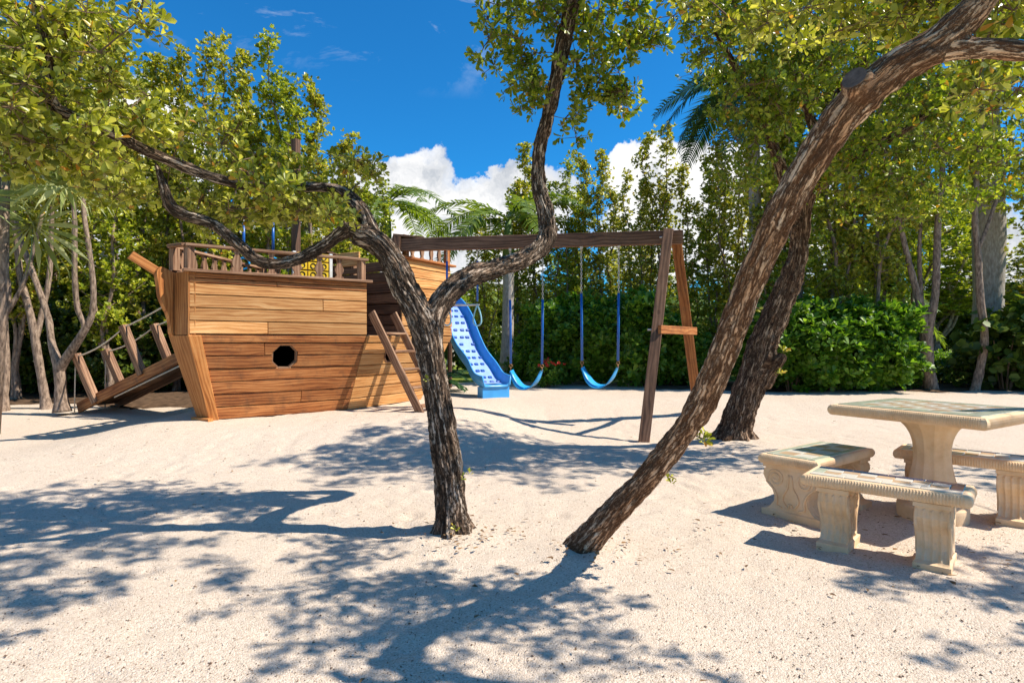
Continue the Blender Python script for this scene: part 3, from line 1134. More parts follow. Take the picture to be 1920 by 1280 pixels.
# stern rail with slim balusters and posts
beam('top_rail', B(2.55, 1.10, ZS + .36), B(3.80, 1.10, ZS + .36), .09, .036, M_WOOD_GREY, ship)
for a in (2.80, 3.05, 3.30, 3.52):
    baluster(a, 1.10, ZS + .038, ZS + .342, U, hw=.045)
for a in (2.62, 3.74):
    beam('rail_post', B(a, 1.11, ZS + .039), B(a, 1.11, ZS + .342), .085, .085, M_WOOD, ship, U)
# mast with yard, far rail posts and a low lean-to roof of boards over the well
beam('mast', B(1.52, -.10, ZT - .4), B(1.52, -.10, 4.25), .10, .10, M_WOOD_DARK, ship, U)
beam('yard', B(1.30, -1.35, 3.18), B(1.62, .45, 3.18), .08, .08, M_WOOD_DARK, ship)
for k in range(4):
    a0 = 1.76 + k * .17
    plank('roof_board', B(a0, -.95, 2.62 - .02 * k), B(a0 + .16, -.95, 2.60 - .02 * k), B(a0 + .16, .30, 2.56 - .02 * k), B(a0, .30, 2.58 - .02 * k), .025, M_WOOD_DARK, ship, (0, 0, 1))
for b in (-.88, .22):
    beam('rail_post', B(1.82, b, ZK), B(1.82, b, 2.53), .08, .08, M_WOOD_GREY, ship, U)
    beam('rail_post', B(2.40, b, ZK), B(2.40, b, 2.47), .08, .08, M_WOOD_GREY, ship, U)
plank('name_board', B(1.70, .55, 2.30), B(1.70, 1.0, 2.30), B(1.70, 1.0, 2.50), B(1.70, .55, 2.50), .03, M_WOOD_LIGHT, ship, -U)
hull_panel(B(1.70, -.1, ZT + .03), B(1.70, .98, ZT + .03), B(1.70, .98, ZR - .1), B(1.70, -.1, ZR - .1), 2, M_WOOD_INNER, 'bulkhead_plank', out=-U, gap=.02)

# yellow noughts-and-crosses panel behind the near rail
gp = thing('game_panel', None, None, B(1.30, .70, ZT + .02) - org(ship))
gp.parent = ship
gc = W(586, 499, 8.28)
gx = (B(1.75, 1.12, 0) - B(-.36, .15, 0)).normalized()
gn = Vector((gx.y, -gx.x, 0))
fb_ = Bag()
for t in (-.255, .255):
    fb_.box(gc + gx * t, gx * .02, gn * .03, Vector((0, 0, .19)))
fb_.build('panel_frame', M_WHITE, gp)
for r in range(3):
    bb = Bag()
    bb.tube([gc + gx * -.23 + Vector((0, 0, -.125 + r * .125 - .06)), gc + gx * .23 + Vector((0, 0, -.125 + r * .125 - .06))], .006, 6)
    bb.build('axle', M_BLACK, gp)
    for c in range(3):
        p = gc + gx * (-.15 + c * .15) + Vector((0, 0, -.125 + r * .125))
        bb = Bag()
        bb.box(p, gx * .066, gn * .03, Vector((0, 0, .052)))
        o = bb.build('game_block', M_YELLOW, gp)
        bb = Bag()
        bb.torus(p + gn * .031, gx, Vector((0, 0, 1)), .034, .008, 16, 5)
        bb.build('ring_mark', M_BLACK, gp)

# ladder into the gap
lad = thing('ladder', None, None, B(2.0, 1.5, .2) - org(ship))
lad.parent = ship
LT, LBm = [B(1.79, 1.16, 1.62), B(2.27, 1.16, 1.62)], [Vector((-1.24, 8.22, .10)), Vector((-1.0, 8.66, .10))]
ldir = (LBm[0] - LT[0]).normalized()
lup = ldir.cross(U).normalized()
if lup.z < 0:
    lup = -lup
for t_, b_ in zip(LT, LBm):
    beam('ladder_rail', t_, b_, .038, .125, M_WOOD_GREY, lad, lup)
for t in (.20, .37, .54, .71, .88):
    a, b = LT[0].lerp(LBm[0], t), LT[1].lerp(LBm[1], t)
    e = (b - a).normalized()
    beam('step', a + e * .021 - lup * .0, b - e * .021, .15, .034, M_WOOD_GREY, lad, (0, 0, 1))
    bb = Bag()
    bb.box(a + e * .045 - Vector((0, 0, .045)), e * .02, Vector((.05, -.03, 0)), Vector((0, 0, .025)))
    bb.build('cleat', M_WOOD_DARK, lad)

# boarding ramp with leaning posts and rope handrails on the far side
ramp = thing('ramp', None, None, Vector((-7.3, 10.4, .1)) - org(ship))
ramp.parent = ship
q0, q1 = W(168, 753, 9.7), W(345, 664, 9.0)
_d = Vector((q1.x - q0.x, q1.y - q0.y, 0)).normalized()
_s = Vector((-_d.y, _d.x, 0)) * .34
if _s.y < 0:
    _s = -_s
r0, r1 = q0 - (q1 - q0) * .14 + _s, q0 + (q1 - q0) * 1.45 + _s
rw = Vector((0, 1, 0))
rd = (r1 - r0).normalized()
rs = rd.cross(Vector((0, 0, 1))).normalized()
if rs.y > 0:
    rs = -rs                       # towards the camera
ru = rs.cross(rd)
if ru.z < 0:
    ru = -ru
RL = (r1 - r0).length
beam('ramp_side', r0 + rs * .32, r1 + rs * .32, .05, .17, M_WOOD, ramp, ru)
beam('ramp_side', r0 - rs * .32, r1 - rs * .32, .05, .17, M_WOOD_DARK, ramp, ru)
nb_ = 18
for k in range(nb_):
    t0, t1 = (k + .03) / nb_, (k + .97) / nb_
    p0, p1 = r0.lerp(r1, t0), r0.lerp(r1, t1)
    plank('ramp_board', p0 + rs * .29 + ru * .04, p1 + rs * .29 + ru * .04, p1 - rs * .29 + ru * .04, p0 - rs * .29 + ru * .04, .03, M_WOOD_INNER, ramp, ru)
posts = {}
for key, f, tp in (('a', W(181, 754, 9.66), W(142, 664, 9.66)), ('c', W(267, 702, 9.32), W(231, 610, 9.32)), ('b', W(228, 722, 10.25), W(199, 655, 10.25)), ('d', W(314, 672, 9.85), W(289, 608, 9.85))):
    beam('ramp_post', f, tp, .11, .11, M_WOOD_GREY, ramp, rs)
    posts[key] = tp


def sag(a, b, s, n=10):
    return [a.lerp(b, k / n) - Vector((0, 0, 4 * s * (k / n) * (1 - k / n))) for k in range(n + 1)]


hA = r1 + rs * .30 + ru * .95
hB = r1 - rs * .30 + ru * .90
for key in ('ac', 'bd'):
    p, q = posts[key[0]], posts[key[1]]
    up5 = Vector((0, 0, -.04))
    bb = Bag()
    bb.tube(sag(p + up5, q + up5, .07) + sag(q + up5, (hA if key == 'ac' else hB), .05)[1:], .013, 6)
    bb.tube([p + up5, p + Vector((-.01, 0, -.4)), Vector((p.x - .02, p.y, ground(p.x, p.y) + .02))], .011, 6)
    bb.build('rope_handrail', M_ROPE, ramp, False)
bb = Bag()
bb.tube([r0.lerp(r1, .25) + rs * .34 - ru * .12, r1 + rs * .34 - ru * .15], .012, 6)
bb.build('rope_stay', M_ROPE, ramp, False)

# bracket where the swing beam meets the stern castle
bx, by = Vector((-1.80, 9.15, 0)), None
BL, BR = Vector((-1.80, 9.16, 2.70)), Vector((2.46, 8.45, 2.70))
swf = thing('swing_set', 'brown timber swing frame reaching from the ship to a splayed pair of legs', 'swing frame', Vector((1.9, 8.3, 0)))
beam('top_beam', BL, BR, .10, .195, M_WOOD_DARK, swf)
bd = (BR - BL).normalized()
AP = BL.lerp(BR, .962)
near_foot, far_foot = Vector((1.665, 7.45, ground(1.665, 7.45) - .08)), Vector((2.98, 9.35, ground(2.98, 9.35) - .1))
sideN = Vector((bd.y, -bd.x, 0))
apN = AP + sideN * .10 + Vector((0, 0, .09)) - bd * .05
beam('leg', near_foot, apN, .10, .14, M_WOOD_DARK, swf, bd)
apF = AP - sideN * .10 + Vector((0, 0, .0)) + bd * .08
beam('leg', far_foot, apF, .10, .14, M_WOOD, swf, bd)
tn = (1.36 - near_foot.z) / (apN.z - near_foot.z)
tf = (1.36 - far_foot.z) / (apF.z - far_foot.z)
cA, cB = near_foot.lerp(apN, tn), far_foot.lerp(apF, tf)
cd = (cB - cA).normalized()
beam('crossbar', cA + bd * .075 - cd * .1, cB + bd * .075 + cd * .13, .045, .115, M_WOOD, swf)
bb = Bag()
for q, p in ((near_foot.lerp(apN, tn), 1), (far_foot.lerp(apF, tf), 1), (apN - Vector((0, 0, .1)), 1)):
    bb.tube([q - bd * .12, q - bd * .06], .014, 8)
bb.build('bolt', M_CHAIN, swf)
gl = BL + bd * .02
outline('gable_board', [gl + Vector(v) for v in ((-.20, -.10, -.28), (-.11, -.06, -.28), (.03, .0, .10), (.02, 0, .16), (-.05, -.02, .16))], sideN * .05, M_WOOD_GREY, swf)
outline('gable_board', [gl + bd * .0 + sideN * .06 + Vector(v) for v in ((-.04, 0, -.26), (.05, 0, -.26), (.07, 0, .12), (-.02, 0, .14))], sideN * .04, M_WOOD_DARK, swf)
plank('gable_cap', gl + Vector((-.06, -.08, .17)), gl + Vector((.42, -.10, .12)), gl + Vector((.42, .12, .12)), gl + Vector((-.06, .14, .17)), .03, M_WOOD_GREY, swf, (0, 0, 1))


# ------------------------------------------------------------------ swings, trapeze, slide
def beam_at(px):
    """point under the beam seen at photograph column px"""
    k = (px - 960) / F
    t = (k * BL.y - BL.x) / ((BR.x - BL.x) - k * (BR.y - BL.y))
    return BL.lerp(BR, t) - Vector((0, 0, .0975))


def chain(bag, p, q):
    L = (q - p).length
    n = max(2, int(L / .034))
    d = (q - p).normalized()
    a1 = d.cross(Vector((0, 1, 0))).normalized()
    a2 = d.cross(a1)
    for k in range(n):
        c = p.lerp(q, (k + .5) / n)
        ax = a1 if k % 2 else a2
        pts = []
        hl, hw = .021, .0095
        loop = [(-hl, -hw * .5), (-hl * .7, -hw), (hl * .7, -hw), (hl, -hw * .5), (hl, hw * .5), (hl * .7, hw), (-hl * .7, hw), (-hl, hw * .5)]
        V = []
        nn = d.cross(ax)
        r = .0042
        for (u, w) in loop:
            cc = c + d * u + ax * w
            V += [cc + ax * (r if w > 0 else -r), cc + nn * r, cc - ax * (r if w > 0 else -r), cc - nn * r]
        Fc = []
        for i in range(8):
            j = (i + 1) % 8
            for s in range(4):
                Fc.append((i * 4 + s, j * 4 + s, j * 4 + (s + 1) % 4, i * 4 + (s + 1) % 4))
        bag.add(V, Fc)


def make_swing(pxl, pxr, ytop, ybot, yseat, label):
    tl, tr = beam_at(pxl), beam_at(pxr)
    Y = (tl.y + tr.y) / 2
    zt, zb, zs = (CAMH + (640 - v) / F * Y for v in (ytop, ybot, yseat))
    t = thing('swing', label, 'swing', (tl + tr) / 2 + Vector((0, 0, zs - tl.z)), 'swings under the timber beam')
    for q, top in enumerate((tl, tr)):
        s = 1 if q == 0 else -1
        a, b = Vector((top.x, top.y, zt)), Vector((top.x + s * .01, top.y, zb))
        bg_ = Bag()
        chain(bg_, top, a)
        bg_.build('chain', M_CHAIN, t)
        bg_ = Bag()
        bg_.box(top - Vector((0, 0, .012)), (.02, 0, 0), (0, .035, 0), (0, 0, .012))
        bg_.build('hanger', M_CHAIN, t)
        bg_ = Bag()
        bg_.tube([a, b], .019, 10)
        bg_.build('chain_sleeve', M_BLUE_TUBE, t, False)
        bg_ = Bag()
        bg_.torus(b - Vector((0, 0, .03)), (1, 0, 0), (0, 0, 1), .022, .006)
        bg_.torus(b - Vector((0, 0, .075)), (0, 1, 0), (0, 0, 1), .022, .006)
        bg_.build('link_ring', M_COPPER, t, False)
    # sling seat
    zl = zb - .10
    turn = (-sideN * .80 + bd * .60)
    L = (tr - tl).length
    n = 22
    V, Fc = [], []
    for i in range(n + 1):
        s = i / n
        x = -L / 2 + .02 + (L - .04) * s
        z = zl - (zl - zs) * (1 - abs(2 * s - 1) ** 2.4)
        c = (tl + tr) / 2 + bd * x
        w = .072 * (0.55 + .45 * smooth(0, .18, min(s, 1 - s)))
        for yy, dz in ((-w, 0.004), (w, 0.004), (w, -.008), (-w, -.008)):
            V.append((c.x + turn.x * yy, c.y + turn.y * yy, z + dz + yy * .30))
    for i in range(n):
        for k in range(4):
            Fc.append((i * 4 + k, i * 4 + (k + 1) % 4, (i + 1) * 4 + (k + 1) % 4, (i + 1) * 4 + k))
    Fc += [(0, 1, 2, 3), (n * 4 + 3, n * 4 + 2, n * 4 + 1, n * 4)]
    mesh('seat', V, Fc, M_BLUE_SEAT, t, None, False)
    return t


make_swing(956.5, 1017.5, 562, 682, 727, 'blue sling swing hanging nearer the slide, left of the other swing')
make_swing(1090, 1160, 550, 676, 724, 'blue sling swing hanging nearest the splayed timber legs of the frame')

tl, tr = beam_at(838), beam_at(895)
tz = thing('trapeze', 'trapeze bar with blue sleeves and two hand rings hanging beside the slide', 'trapeze', (tl + tr) / 2 + Vector((0, 0, -.85)))
for q, top in enumerate((tl, tr)):
    zt, zb = (CAMH + (640 - v) / F * top.y for v in (490, 566))
    bg_ = Bag()
    chain(bg_, top, Vector((top.x, top.y, zt)))
    bg_.build('chain', M_CHAIN, tz)
    bg_ = Bag()
    bg_.tube([Vector((top.x, top.y, zt)), Vector((top.x, top.y, zb + .01))], .017, 10)
    bg_.build('chain_sleeve', M_BLUE_TUBE, tz, False)
    bg_ = Bag()
    c = Vector((top.x, top.y, zb - .25))
    loop = [(0, .21), (.045, .08), (.062, -.02), (.05, -.085), (0, -.11), (-.05, -.085), (-.062, -.02), (-.045, .08)]
    lp = [c + bd * a + Vector((0, 0, b)) for a, b in catmull(loop + [loop[0]], 4)]
    bg_.tube(lp, .012, 8)
    bg_.build('hand_ring', simple('pale_cyan_ring', (0.30, 0.58, 0.68), .4), tz, False)
zb = CAMH + (640 - 572) / F * tl.y
bg_ = Bag()
bg_.tube([Vector((tl.x, tl.y, zb)) - bd * .03, Vector((tr.x, tr.y, zb)) + bd * .03], .015, 10)
bg_.build('bar', M_CHAIN, tz, False)

# a second blue rope pair hanging from the yard behind the bow rail
rp = thing('hanging_rings', 'pair of blue sleeved ropes with rings hanging from the yard behind the bow rail', 'rings', W(485, 470, 9.4))
for px in (457, 512):
    top = W(px, 418, 9.4)
    bg_ = Bag()
    bg_.tube([top, W(px, 470, 9.4)], .021, 10)
    bg_.build('chain_sleeve', M_BLUE_TUBE, rp, False)
    bg_ = Bag()
    bg_.tube([W(px, 470, 9.4), W(px, 482, 9.4)], .007, 6)
    bg_.build('chain', M_CHAIN, rp, False)
    bg_ = Bag()
    bg_.torus(W(px, 494, 9.4), (1, 0, 0), (0, 0, 1), .09, .016, 18, 8)
    bg_.build('hand_ring', M_BLUE_SEAT, rp, False)
    bg_ = Bag()
    bg_.tube([top, Vector((top.x, top.y, 3.16))], .007, 6)
    bg_.build('chain', M_CHAIN, rp, False)
beam('yard', B(1.52, -.12, 3.20), Vector((W(440, 418, 9.4).x, 9.4, 3.20)), .07, .07, M_WOOD_DARK, ship)


def build_slide():
    t = thing('slide', 'wavy blue plastic slide with patterned bed coming down from the stern of the ship', 'slide', Vector((-.33, 10.5, .2)))
    ctr = [(-1.60, 12.6, 2.05), (-1.34, 12.25, 1.95), (-1.12, 11.88, 1.64), (-.98, 11.6, 1.30), (-.82, 11.3, .98), (-.60, 11.0, .70), (-.46, 10.75, .50), (-.34, 10.52, .44), (-.27, 10.40, .43)]
    cp = [Vector(p) for p in catmull(ctr, 6)]
    n = len(cp)
    sec = [(-.30, .16), (-.285, .17), (-.27, .155), (-.255, .05), (-.22, .0), (0, -.012), (.22, .0), (.255, .05), (.27, .155), (.285, .17), (.30, .16), (.285, .0), (.24, -.05), (0, -.06), (-.24, -.05), (-.285, .0)]
    V, Fc = [], []
    frames = []
    m = len(sec)
    for i, p in enumerate(cp):
        d = (cp[min(i + 1, n - 1)] - cp[max(i - 1, 0)]).normalized()
        s = d.cross(Vector((0, 0, 1))).normalized()
        u = s.cross(d)
        frames.append((p, d, s, u))
        for a, b in sec:
            V.append(p + s * a + u * b)
    for i in range(n - 1):
        for k in range(m):
            Fc.append((i * m + k, (i + 1) * m + k, (i + 1) * m + (k + 1) % m, i * m + (k + 1) % m))
    Fc.append(tuple(range(m)))
    Fc.append(tuple((n - 1) * m + k for k in reversed(range(m))))
    mesh('chute', V, Fc, M_SLIDE, t, None, False)
    # pale bed laid in the chute, and the pattern of raised navy blocks on it
    V, Fc = [], []
    for p, d, s, u in frames:
        V += [p + s * -.20 + u * .005, p + s * .20 + u * .005]
    for i in range(n - 7):
        Fc.append((2 * i, 2 * i + 2, 2 * i + 3, 2 * i + 1))
    mesh('bed', V, Fc, M_SLIDE_PALE, t, None, False)
    L = [0]
    for i in range(1, n):
        L.append(L[-1] + (cp[i] - cp[i - 1]).length)
    tot = L[n - 8]
    rows = 15
    proto = None
    for r in range(rows):
        q = tot * (r + .5) / rows
        i = max(j for j in range(n - 1) if L[j] <= q)
        f = (q - L[i]) / (L[i + 1] - L[i])
        p, d, s, u = frames[i]
        p = p.lerp(cp[i + 1], f)
        for c in range(3):
            o = -.16 + .13 * c + (.062 if r % 2 else 0)
            if o > .19 or random.random() < .14:
                continue
            o += random.uniform(-.014, .014)
            R = Matrix((s, d, u)).transposed().to_4x4()
            if proto is None:
                bm = bmesh.new()
                bmesh.ops.create_cube(bm, size=1.0)
                bmesh.ops.scale(bm, vec=(.074, .056, .022), verts=bm.verts)
                bmesh.ops.bevel(bm, geom=bm.edges[:], offset=.006, segments=1, affect='EDGES')
                proto = bpy.data.meshes.new('tread_block')
                bm.to_mesh(proto)
                bm.free()
                proto.materials.append(M_SLIDE_DARK)
            ob = bpy.data.objects.new('tread_block', proto)
            ob.parent = t
            R.translation = p + s * o + u * .014 - org(t)
            ob.matrix_local = R
            COL.objects.link(ob)
    # closed foot under the run-out
    p, d, s, u = frames[-1]
    bb = Bag()
    z0 = ground(p.x, p.y) - .03
    c = Vector((p.x, p.y, (z0 + .39) / 2)) - d * .12
    bb.box(c, s * .27, Vector((d.x, d.y, 0)) * .10, Vector((0, 0, (.39 - z0) / 2)))
    bb.build('foot', M_SLIDE, t)
    bb = Bag()
    pt = cp[0]
    bb.tube([Vector((pt.x - .2, pt.y, .1)), Vector((pt.x - .2, pt.y, 2.0))], .05, 8)
    bb.tube([Vector((pt.x + .25, pt.y + .15, .1)), Vector((pt.x + .25, pt.y + .15, 1.9))], .05, 8)
    bb.build('support_post', M_WOOD_DARK, t)


build_slide()


# ------------------------------------------------------------------ stone table and benches
def stone_slab(name, c, ex, ey, L, Wd, z0, z1, parent, bead=0.004, nb=70, mat=None):
    """a slab with bull-nosed, beaded edge; ex along L"""
    ex, ey = Vector(ex), Vector(ey)
    hz = (z1 - z0) / 2
    prof = []                                  # (outset, z) from top inner edge round to the underside
    for k in range(9):
        th = PI / 2 - PI * k / 8
        prof.append((math.cos(th) * hz * .75, math.sin(th) * hz))
    r = .02
    hl, hw = L / 2 - hz * .75, Wd / 2 - hz * .75
    per = []
    ns, nw = nb, max(8, int(nb * Wd / L))
    seqs = [((-hl, -hw), (hl, -hw), (0, -1), ns), ((hl, -hw), (hl, hw), (1, 0), nw), ((hl, hw), (-hl, hw), (0, 1), ns), ((-hl, hw), (-hl, -hw), (-1, 0), nw)]
    for a, b, nn, k in seqs:
        for i in range(k):
            t = (i + .5) / k
            ph = i
            for sub in (0, .5):
                tt_ = (i + sub) / k
                per.append((a[0] + (b[0] - a[0]) * tt_, a[1] + (b[1] - a[1]) * tt_, nn, 1 if sub else -1, i == 0 and sub == 0))
    n = len(per)
    V = []
    for i, (x, y, nn, sg, corner) in enumerate(per):
        if corner:
            pv = per[i - 1][2]
            nn = ((nn[0] + pv[0]), (nn[1] + pv[1]))
        for k, (o, z) in enumerate(prof):
            oo = o + (bead * sg if 2 <= k <= 6 else 0)
            V.append(c + ex * (x + nn[0] * oo) + ey * (y + nn[1] * oo) + Vector((0, 0, (z0 + z1) / 2 + z)))
    m = len(prof)
    Fc = []
    for i in range(n):
        j = (i + 1) % n
        for k in range(m - 1):
            Fc.append((i * m + k, i * m + k + 1, j * m + k + 1, j * m + k))
    Fc.append(tuple(i * m for i in range(n)))
    Fc.append(tuple(i * m + m - 1 for i in reversed(range(n))))
    return mesh(name, V, Fc, mat or M_STONE, parent, None, True)


tile_mesh = {}


def tile(parent, p, ex, ey, sx, sy, mat, name='tile'):
    key = (round(sx, 4), round(sy, 4), mat.name)
    if key not in tile_mesh:
        bm = bmesh.new()
        bmesh.ops.create_cube(bm, size=1.0)
        bmesh.ops.scale(bm, vec=(sx, sy, .008), verts=bm.verts)
        bmesh.ops.bevel(bm, geom=bm.edges[:], offset=.0015, segments=1, affect='EDGES')
        me = bpy.data.meshes.new(name)
        bm.to_mesh(me)
        bm.free()
        me.materials.append(mat)
        tile_mesh[key] = me
    o = bpy.data.objects.new(name, tile_mesh[key])
    o.parent = parent
    R = Matrix((Vector(ex), Vector(ey), Vector((0, 0, 1)))).transposed().to_4x4()
    R.translation = Vector(p) - org(parent)
    o.matrix_local = R
    COL.objects.link(o)
    return o


def tiled_top(parent, c, ex, ey, L, Wd, z, nx, ny, border, bmats):
    """border strips and a chequer of tiles; bmats: materials of the -y, +x, +y, -x strips"""
    il, iw = L - 2 * border, Wd - 2 * border
    g = .003
    zz = z + .0015
    for k, (ox, oy, sx, sy) in enumerate(((0, -(Wd - border) / 2, L, border), ((L - border) / 2, 0, border, iw), (0, (Wd - border) / 2, L, border), (-(L - border) / 2, 0, border, iw))):
        ncut = 4 if sx > sy and sx > .4 else (2 if max(sx, sy) > .2 else 1)
        for q in range(ncut):
            if sx >= sy:
                w = sx / ncut
                tile(parent, c + ex * (ox - sx / 2 + w * (q + .5)) + ey * oy + Vector((0, 0, zz)), ex, ey, w - g, sy - g, bmats[k], 'border_tile')
            else:
                w = sy / ncut
                tile(parent, c + ex * ox + ey * (oy - sy / 2 + w * (q + .5)) + Vector((0, 0, zz)), ex, ey, sx - g, w - g, bmats[k], 'border_tile')
    tx, ty = il / nx, iw / ny
    for i in range(nx):
        for j in range(ny):
            tile(parent, c + ex * (-il / 2 + tx * (i + .5)) + ey * (-iw / 2 + ty * (j + .5)) + Vector((0, 0, zz)), ex, ey, tx - g, ty - g, M_TILE_CREAM if (i + j) % 2 else M_TILE_TAN)


def bench_leg(parent, c, ex, ey, z1, wid, dep):
    """scrolled slab leg: fluted faces towards +-ey, scroll reliefs on the +-ex faces"""
    g = c.z
    H = z1 - g
    pr = [(1.04, -.06), (1.04, .13), (.82, .155), (.74, .20), (.60, .30), (.58, .40), (.68, .55), (.90, .68), (.99, .78), (.97, .88), (.90, .92), (.90, .93), (.98, .94), (.98, 1.0)]
    hd = dep / 2
    cols = 13
    V, Fc = [], []
    for (w, t) in pr:
        row = []
        for sgn in (-1, 1):
            for k in range(cols):
                s = -1 + 2 * k / (cols - 1)
                if sgn == 1:
                    s = -s
                flute = 0 if (t < .15 or t > .9) else .011 * abs(math.sin(s * PI * 2))
                V.append(c + ex * (s * wid / 2 * (1.10 if (t < .14 or t > .935) else .86 + .14 * w)) + ey * (sgn * (hd * w - flute)) + Vector((0, 0, H * t)))
    m = cols * 2
    for i in range(len(pr) - 1):
        for k in range(m):
            Fc.append((i * m + k, i * m + (k + 1) % m, (i + 1) * m + (k + 1) % m, (i + 1) * m + k))
    Fc.append(tuple(reversed(range(m))))
    Fc.append(tuple((len(pr) - 1) * m + k for k in range(m)))
    leg = mesh('leg', V, Fc, M_STONE, parent)
    for sx in (-1, 1):
        bb = Bag()
        for sy in (-1, 1):
            o = c + ex * (sx * (wid / 2 * .965))
            sp = []
            for k in range(26):
                th = k / 25 * 4.0 * PI
                R = .062 * (1 - k / 25 * .82)
                sp.append(o + ey * (sy * (hd * .52 + R * math.cos(th) * .95)) + Vector((0, 0, H * .74 + R * math.sin(th))))
            tail = [o + ey * (sy * hd * a) + Vector((0, 0, H * b)) for a, b in ((.30, .20), (.50, .24), (.48, .36), (.60, .52), (.86, .66))]
            tail = [Vector(p) for p in catmull([tuple(p) for p in tail], 4)]
            bb.tube(tail + sp, .0085, 6)
            tail2 = [o + ey * (sy * hd * a) + Vector((0, 0, H * b)) for a, b in ((.04, .84), (.10, .60), (.24, .46), (.28, .34), (.10, .22), (.02, .3))]
            bb.tube([Vector(p) for p in catmull([tuple(p) for p in tail2], 4)], .008, 6)
        bb.build('scroll', M_STONE, leg, False)
    return leg


def bench(p_fl, p_fr, depth_dir, dep, zt, label, bmats, leg_in=.17, border=.05, nx=8, ny=2, ext=0):
    """front-left and front-right top corners, depth direction"""
    a, b = Vector(p_fl), Vector(p_fr)
    ex = (b - a)
    L = ex.length
    ex.normalize()
    ey = Vector((-ex.y, ex.x, 0))
    if ey.dot(Vector(depth_dir)) < 0:
        ey = -ey
    c = (a + b) / 2 + ey * dep / 2
    c.z = 0
    g = ground(c.x, c.y)
    t = thing('stone_bench', label, 'bench', Vector((c.x, c.y, g)), 'tiled stone benches round the stone table')
    stone_slab('seat', Vector((c.x, c.y, 0)), ex, ey, L, dep, zt - .065, zt, t, .0024, int(L / .015))
    tiled_top(t, Vector((c.x, c.y, 0)), ex, ey, L - .085, dep - .085, zt, nx, ny, border, bmats)
    for s in (-1, 1):
        q = c + ex * s * (L / 2 - leg_in)
        q.z = ground(q.x, q.y) - .01
        bench_leg(t, q, ex, ey, zt - .066, .15, dep * .90)
    return t


ZBN = .42


def onz(px, py, z):
    Y = (CAMH - z) * F / (py - 640)
    return Vector(((px - 960) / F * Y, Y, z))


GRN = [M_TILE_GREEN] * 4
bench(onz(1499, 888, ZBN), onz(1824, 933, ZBN), (.8, .5, 0), .34, ZBN, 'nearest stone bench with a dark blue tile border along its far edge', [M_TILE_CREAM, M_TILE_BLUE, M_TILE_BLUE, M_TILE_GREEN], .17, .06, 7, 2)


def bench_end_on():
    a = onz(1420, 849, ZBN)
    ex = Vector((.80, .60, 0))
    ey = Vector((.60, -.80, 0))
    dep, L = .42, .86
    b = a + ey * dep
    c = (a + b) / 2 + ex * L / 2
    c.z = 0
    t = thing('stone_bench', 'stone bench seen end-on with green border tiles and scroll carving facing the lens', 'bench', Vector((c.x, c.y, ground(c.x, c.y))), 'tiled stone benches round the stone table')
    stone_slab('seat', c, ex, ey, L, dep, ZBN - .065, ZBN, t, .0024, int(L / .015))
    tiled_top(t, c, ex, ey, L - .085, dep - .085, ZBN, 6, 2, .05, GRN)
    for s in (-1, 1):
        q = c + ex * s * (L / 2 - .12)
        q.z = ground(q.x, q.y) - .01
        bench_leg(t, q, ex, ey, ZBN - .066, .15, dep * .92)


bench_end_on()
bench(onz(1673, 842, ZBN), onz(1956, 872, ZBN), (.8, .6, 0), .36, ZBN, 'stone bench on the far side, partly hidden by the table pedestal', [M_TILE_CREAM, M_TILE_CREAM, M_TILE_BLUE, M_TILE_CREAM], .15, .045, 8, 2)

# table
ZTB = .755
tL, tN, tB = onz(1550, 757, ZTB), onz(1852, 785, ZTB), onz(1666, 744, ZTB)
ex = (tN - tL)
TL = ex.length
ex.normalize()
ey = Vector((-ex.y, ex.x, 0))
TW = .90
tc_ = (tL + tN) / 2 + ey * TW / 2
tc_.z = 0
tab = thing('stone_table', 'square stone table with a tiled top on a fluted pedestal', 'table', Vector((tc_.x, tc_.y, 0)))
stone_slab('tabletop', tc_, ex, ey, TL, TW, ZTB - .075, ZTB, tab, .0022, 74)
tiled_top(tab, tc_, ex, ey, TL - .10, TW - .10, ZTB, 6, 6, .11, GRN)
lat = [(.20, -.05), (.205, .02), (.205, .085), (.185, .10), (.165, .115), (.175, .135), (.185, .16), (.16, .19), (.135, .26), (.115, .36), (.110, .45), (.120, .53), (.15, .60), (.19, .645), (.215, .672), (.215, .682)]
V, Fc = [], []
ns = 64
pl = catmull(lat, 3)
for r, z in pl:
    for k in range(ns):
        th = 2 * PI * k / ns
        f = 1.0 if z < .135 else 1.0 - .055 * abs(math.sin(th * 6))
        V.append(tc_ + ex * (r * f * math.cos(th)) + ey * (r * f * math.sin(th)) + Vector((0, 0, z)))
for i in range(len(pl) - 1):
    for k in range(ns):
        Fc.append((i * ns + k, i * ns + (k + 1) % ns, (i + 1) * ns + (k + 1) % ns, (i + 1) * ns + k))
Fc.append(tuple((len(pl) - 1) * ns + k for k in range(ns)))
mesh('pedestal', V, Fc, M_STONE, tab)


# ------------------------------------------------------------------ FOREGROUND TREES
def limb(pts, n=6, fat=.80):
    """pts: (px, py, Y, width px) -> smooth list of (Vector, radius)"""
    rows = []
    for px, py, Y, w in pts:
        p = W(px, py, Y)
        rows.append((p.x, p.y, p.z, w * fat / 2 / F * Y))
    return [(Vector(r[:3]), r[3]) for r in catmull(rows, n)]


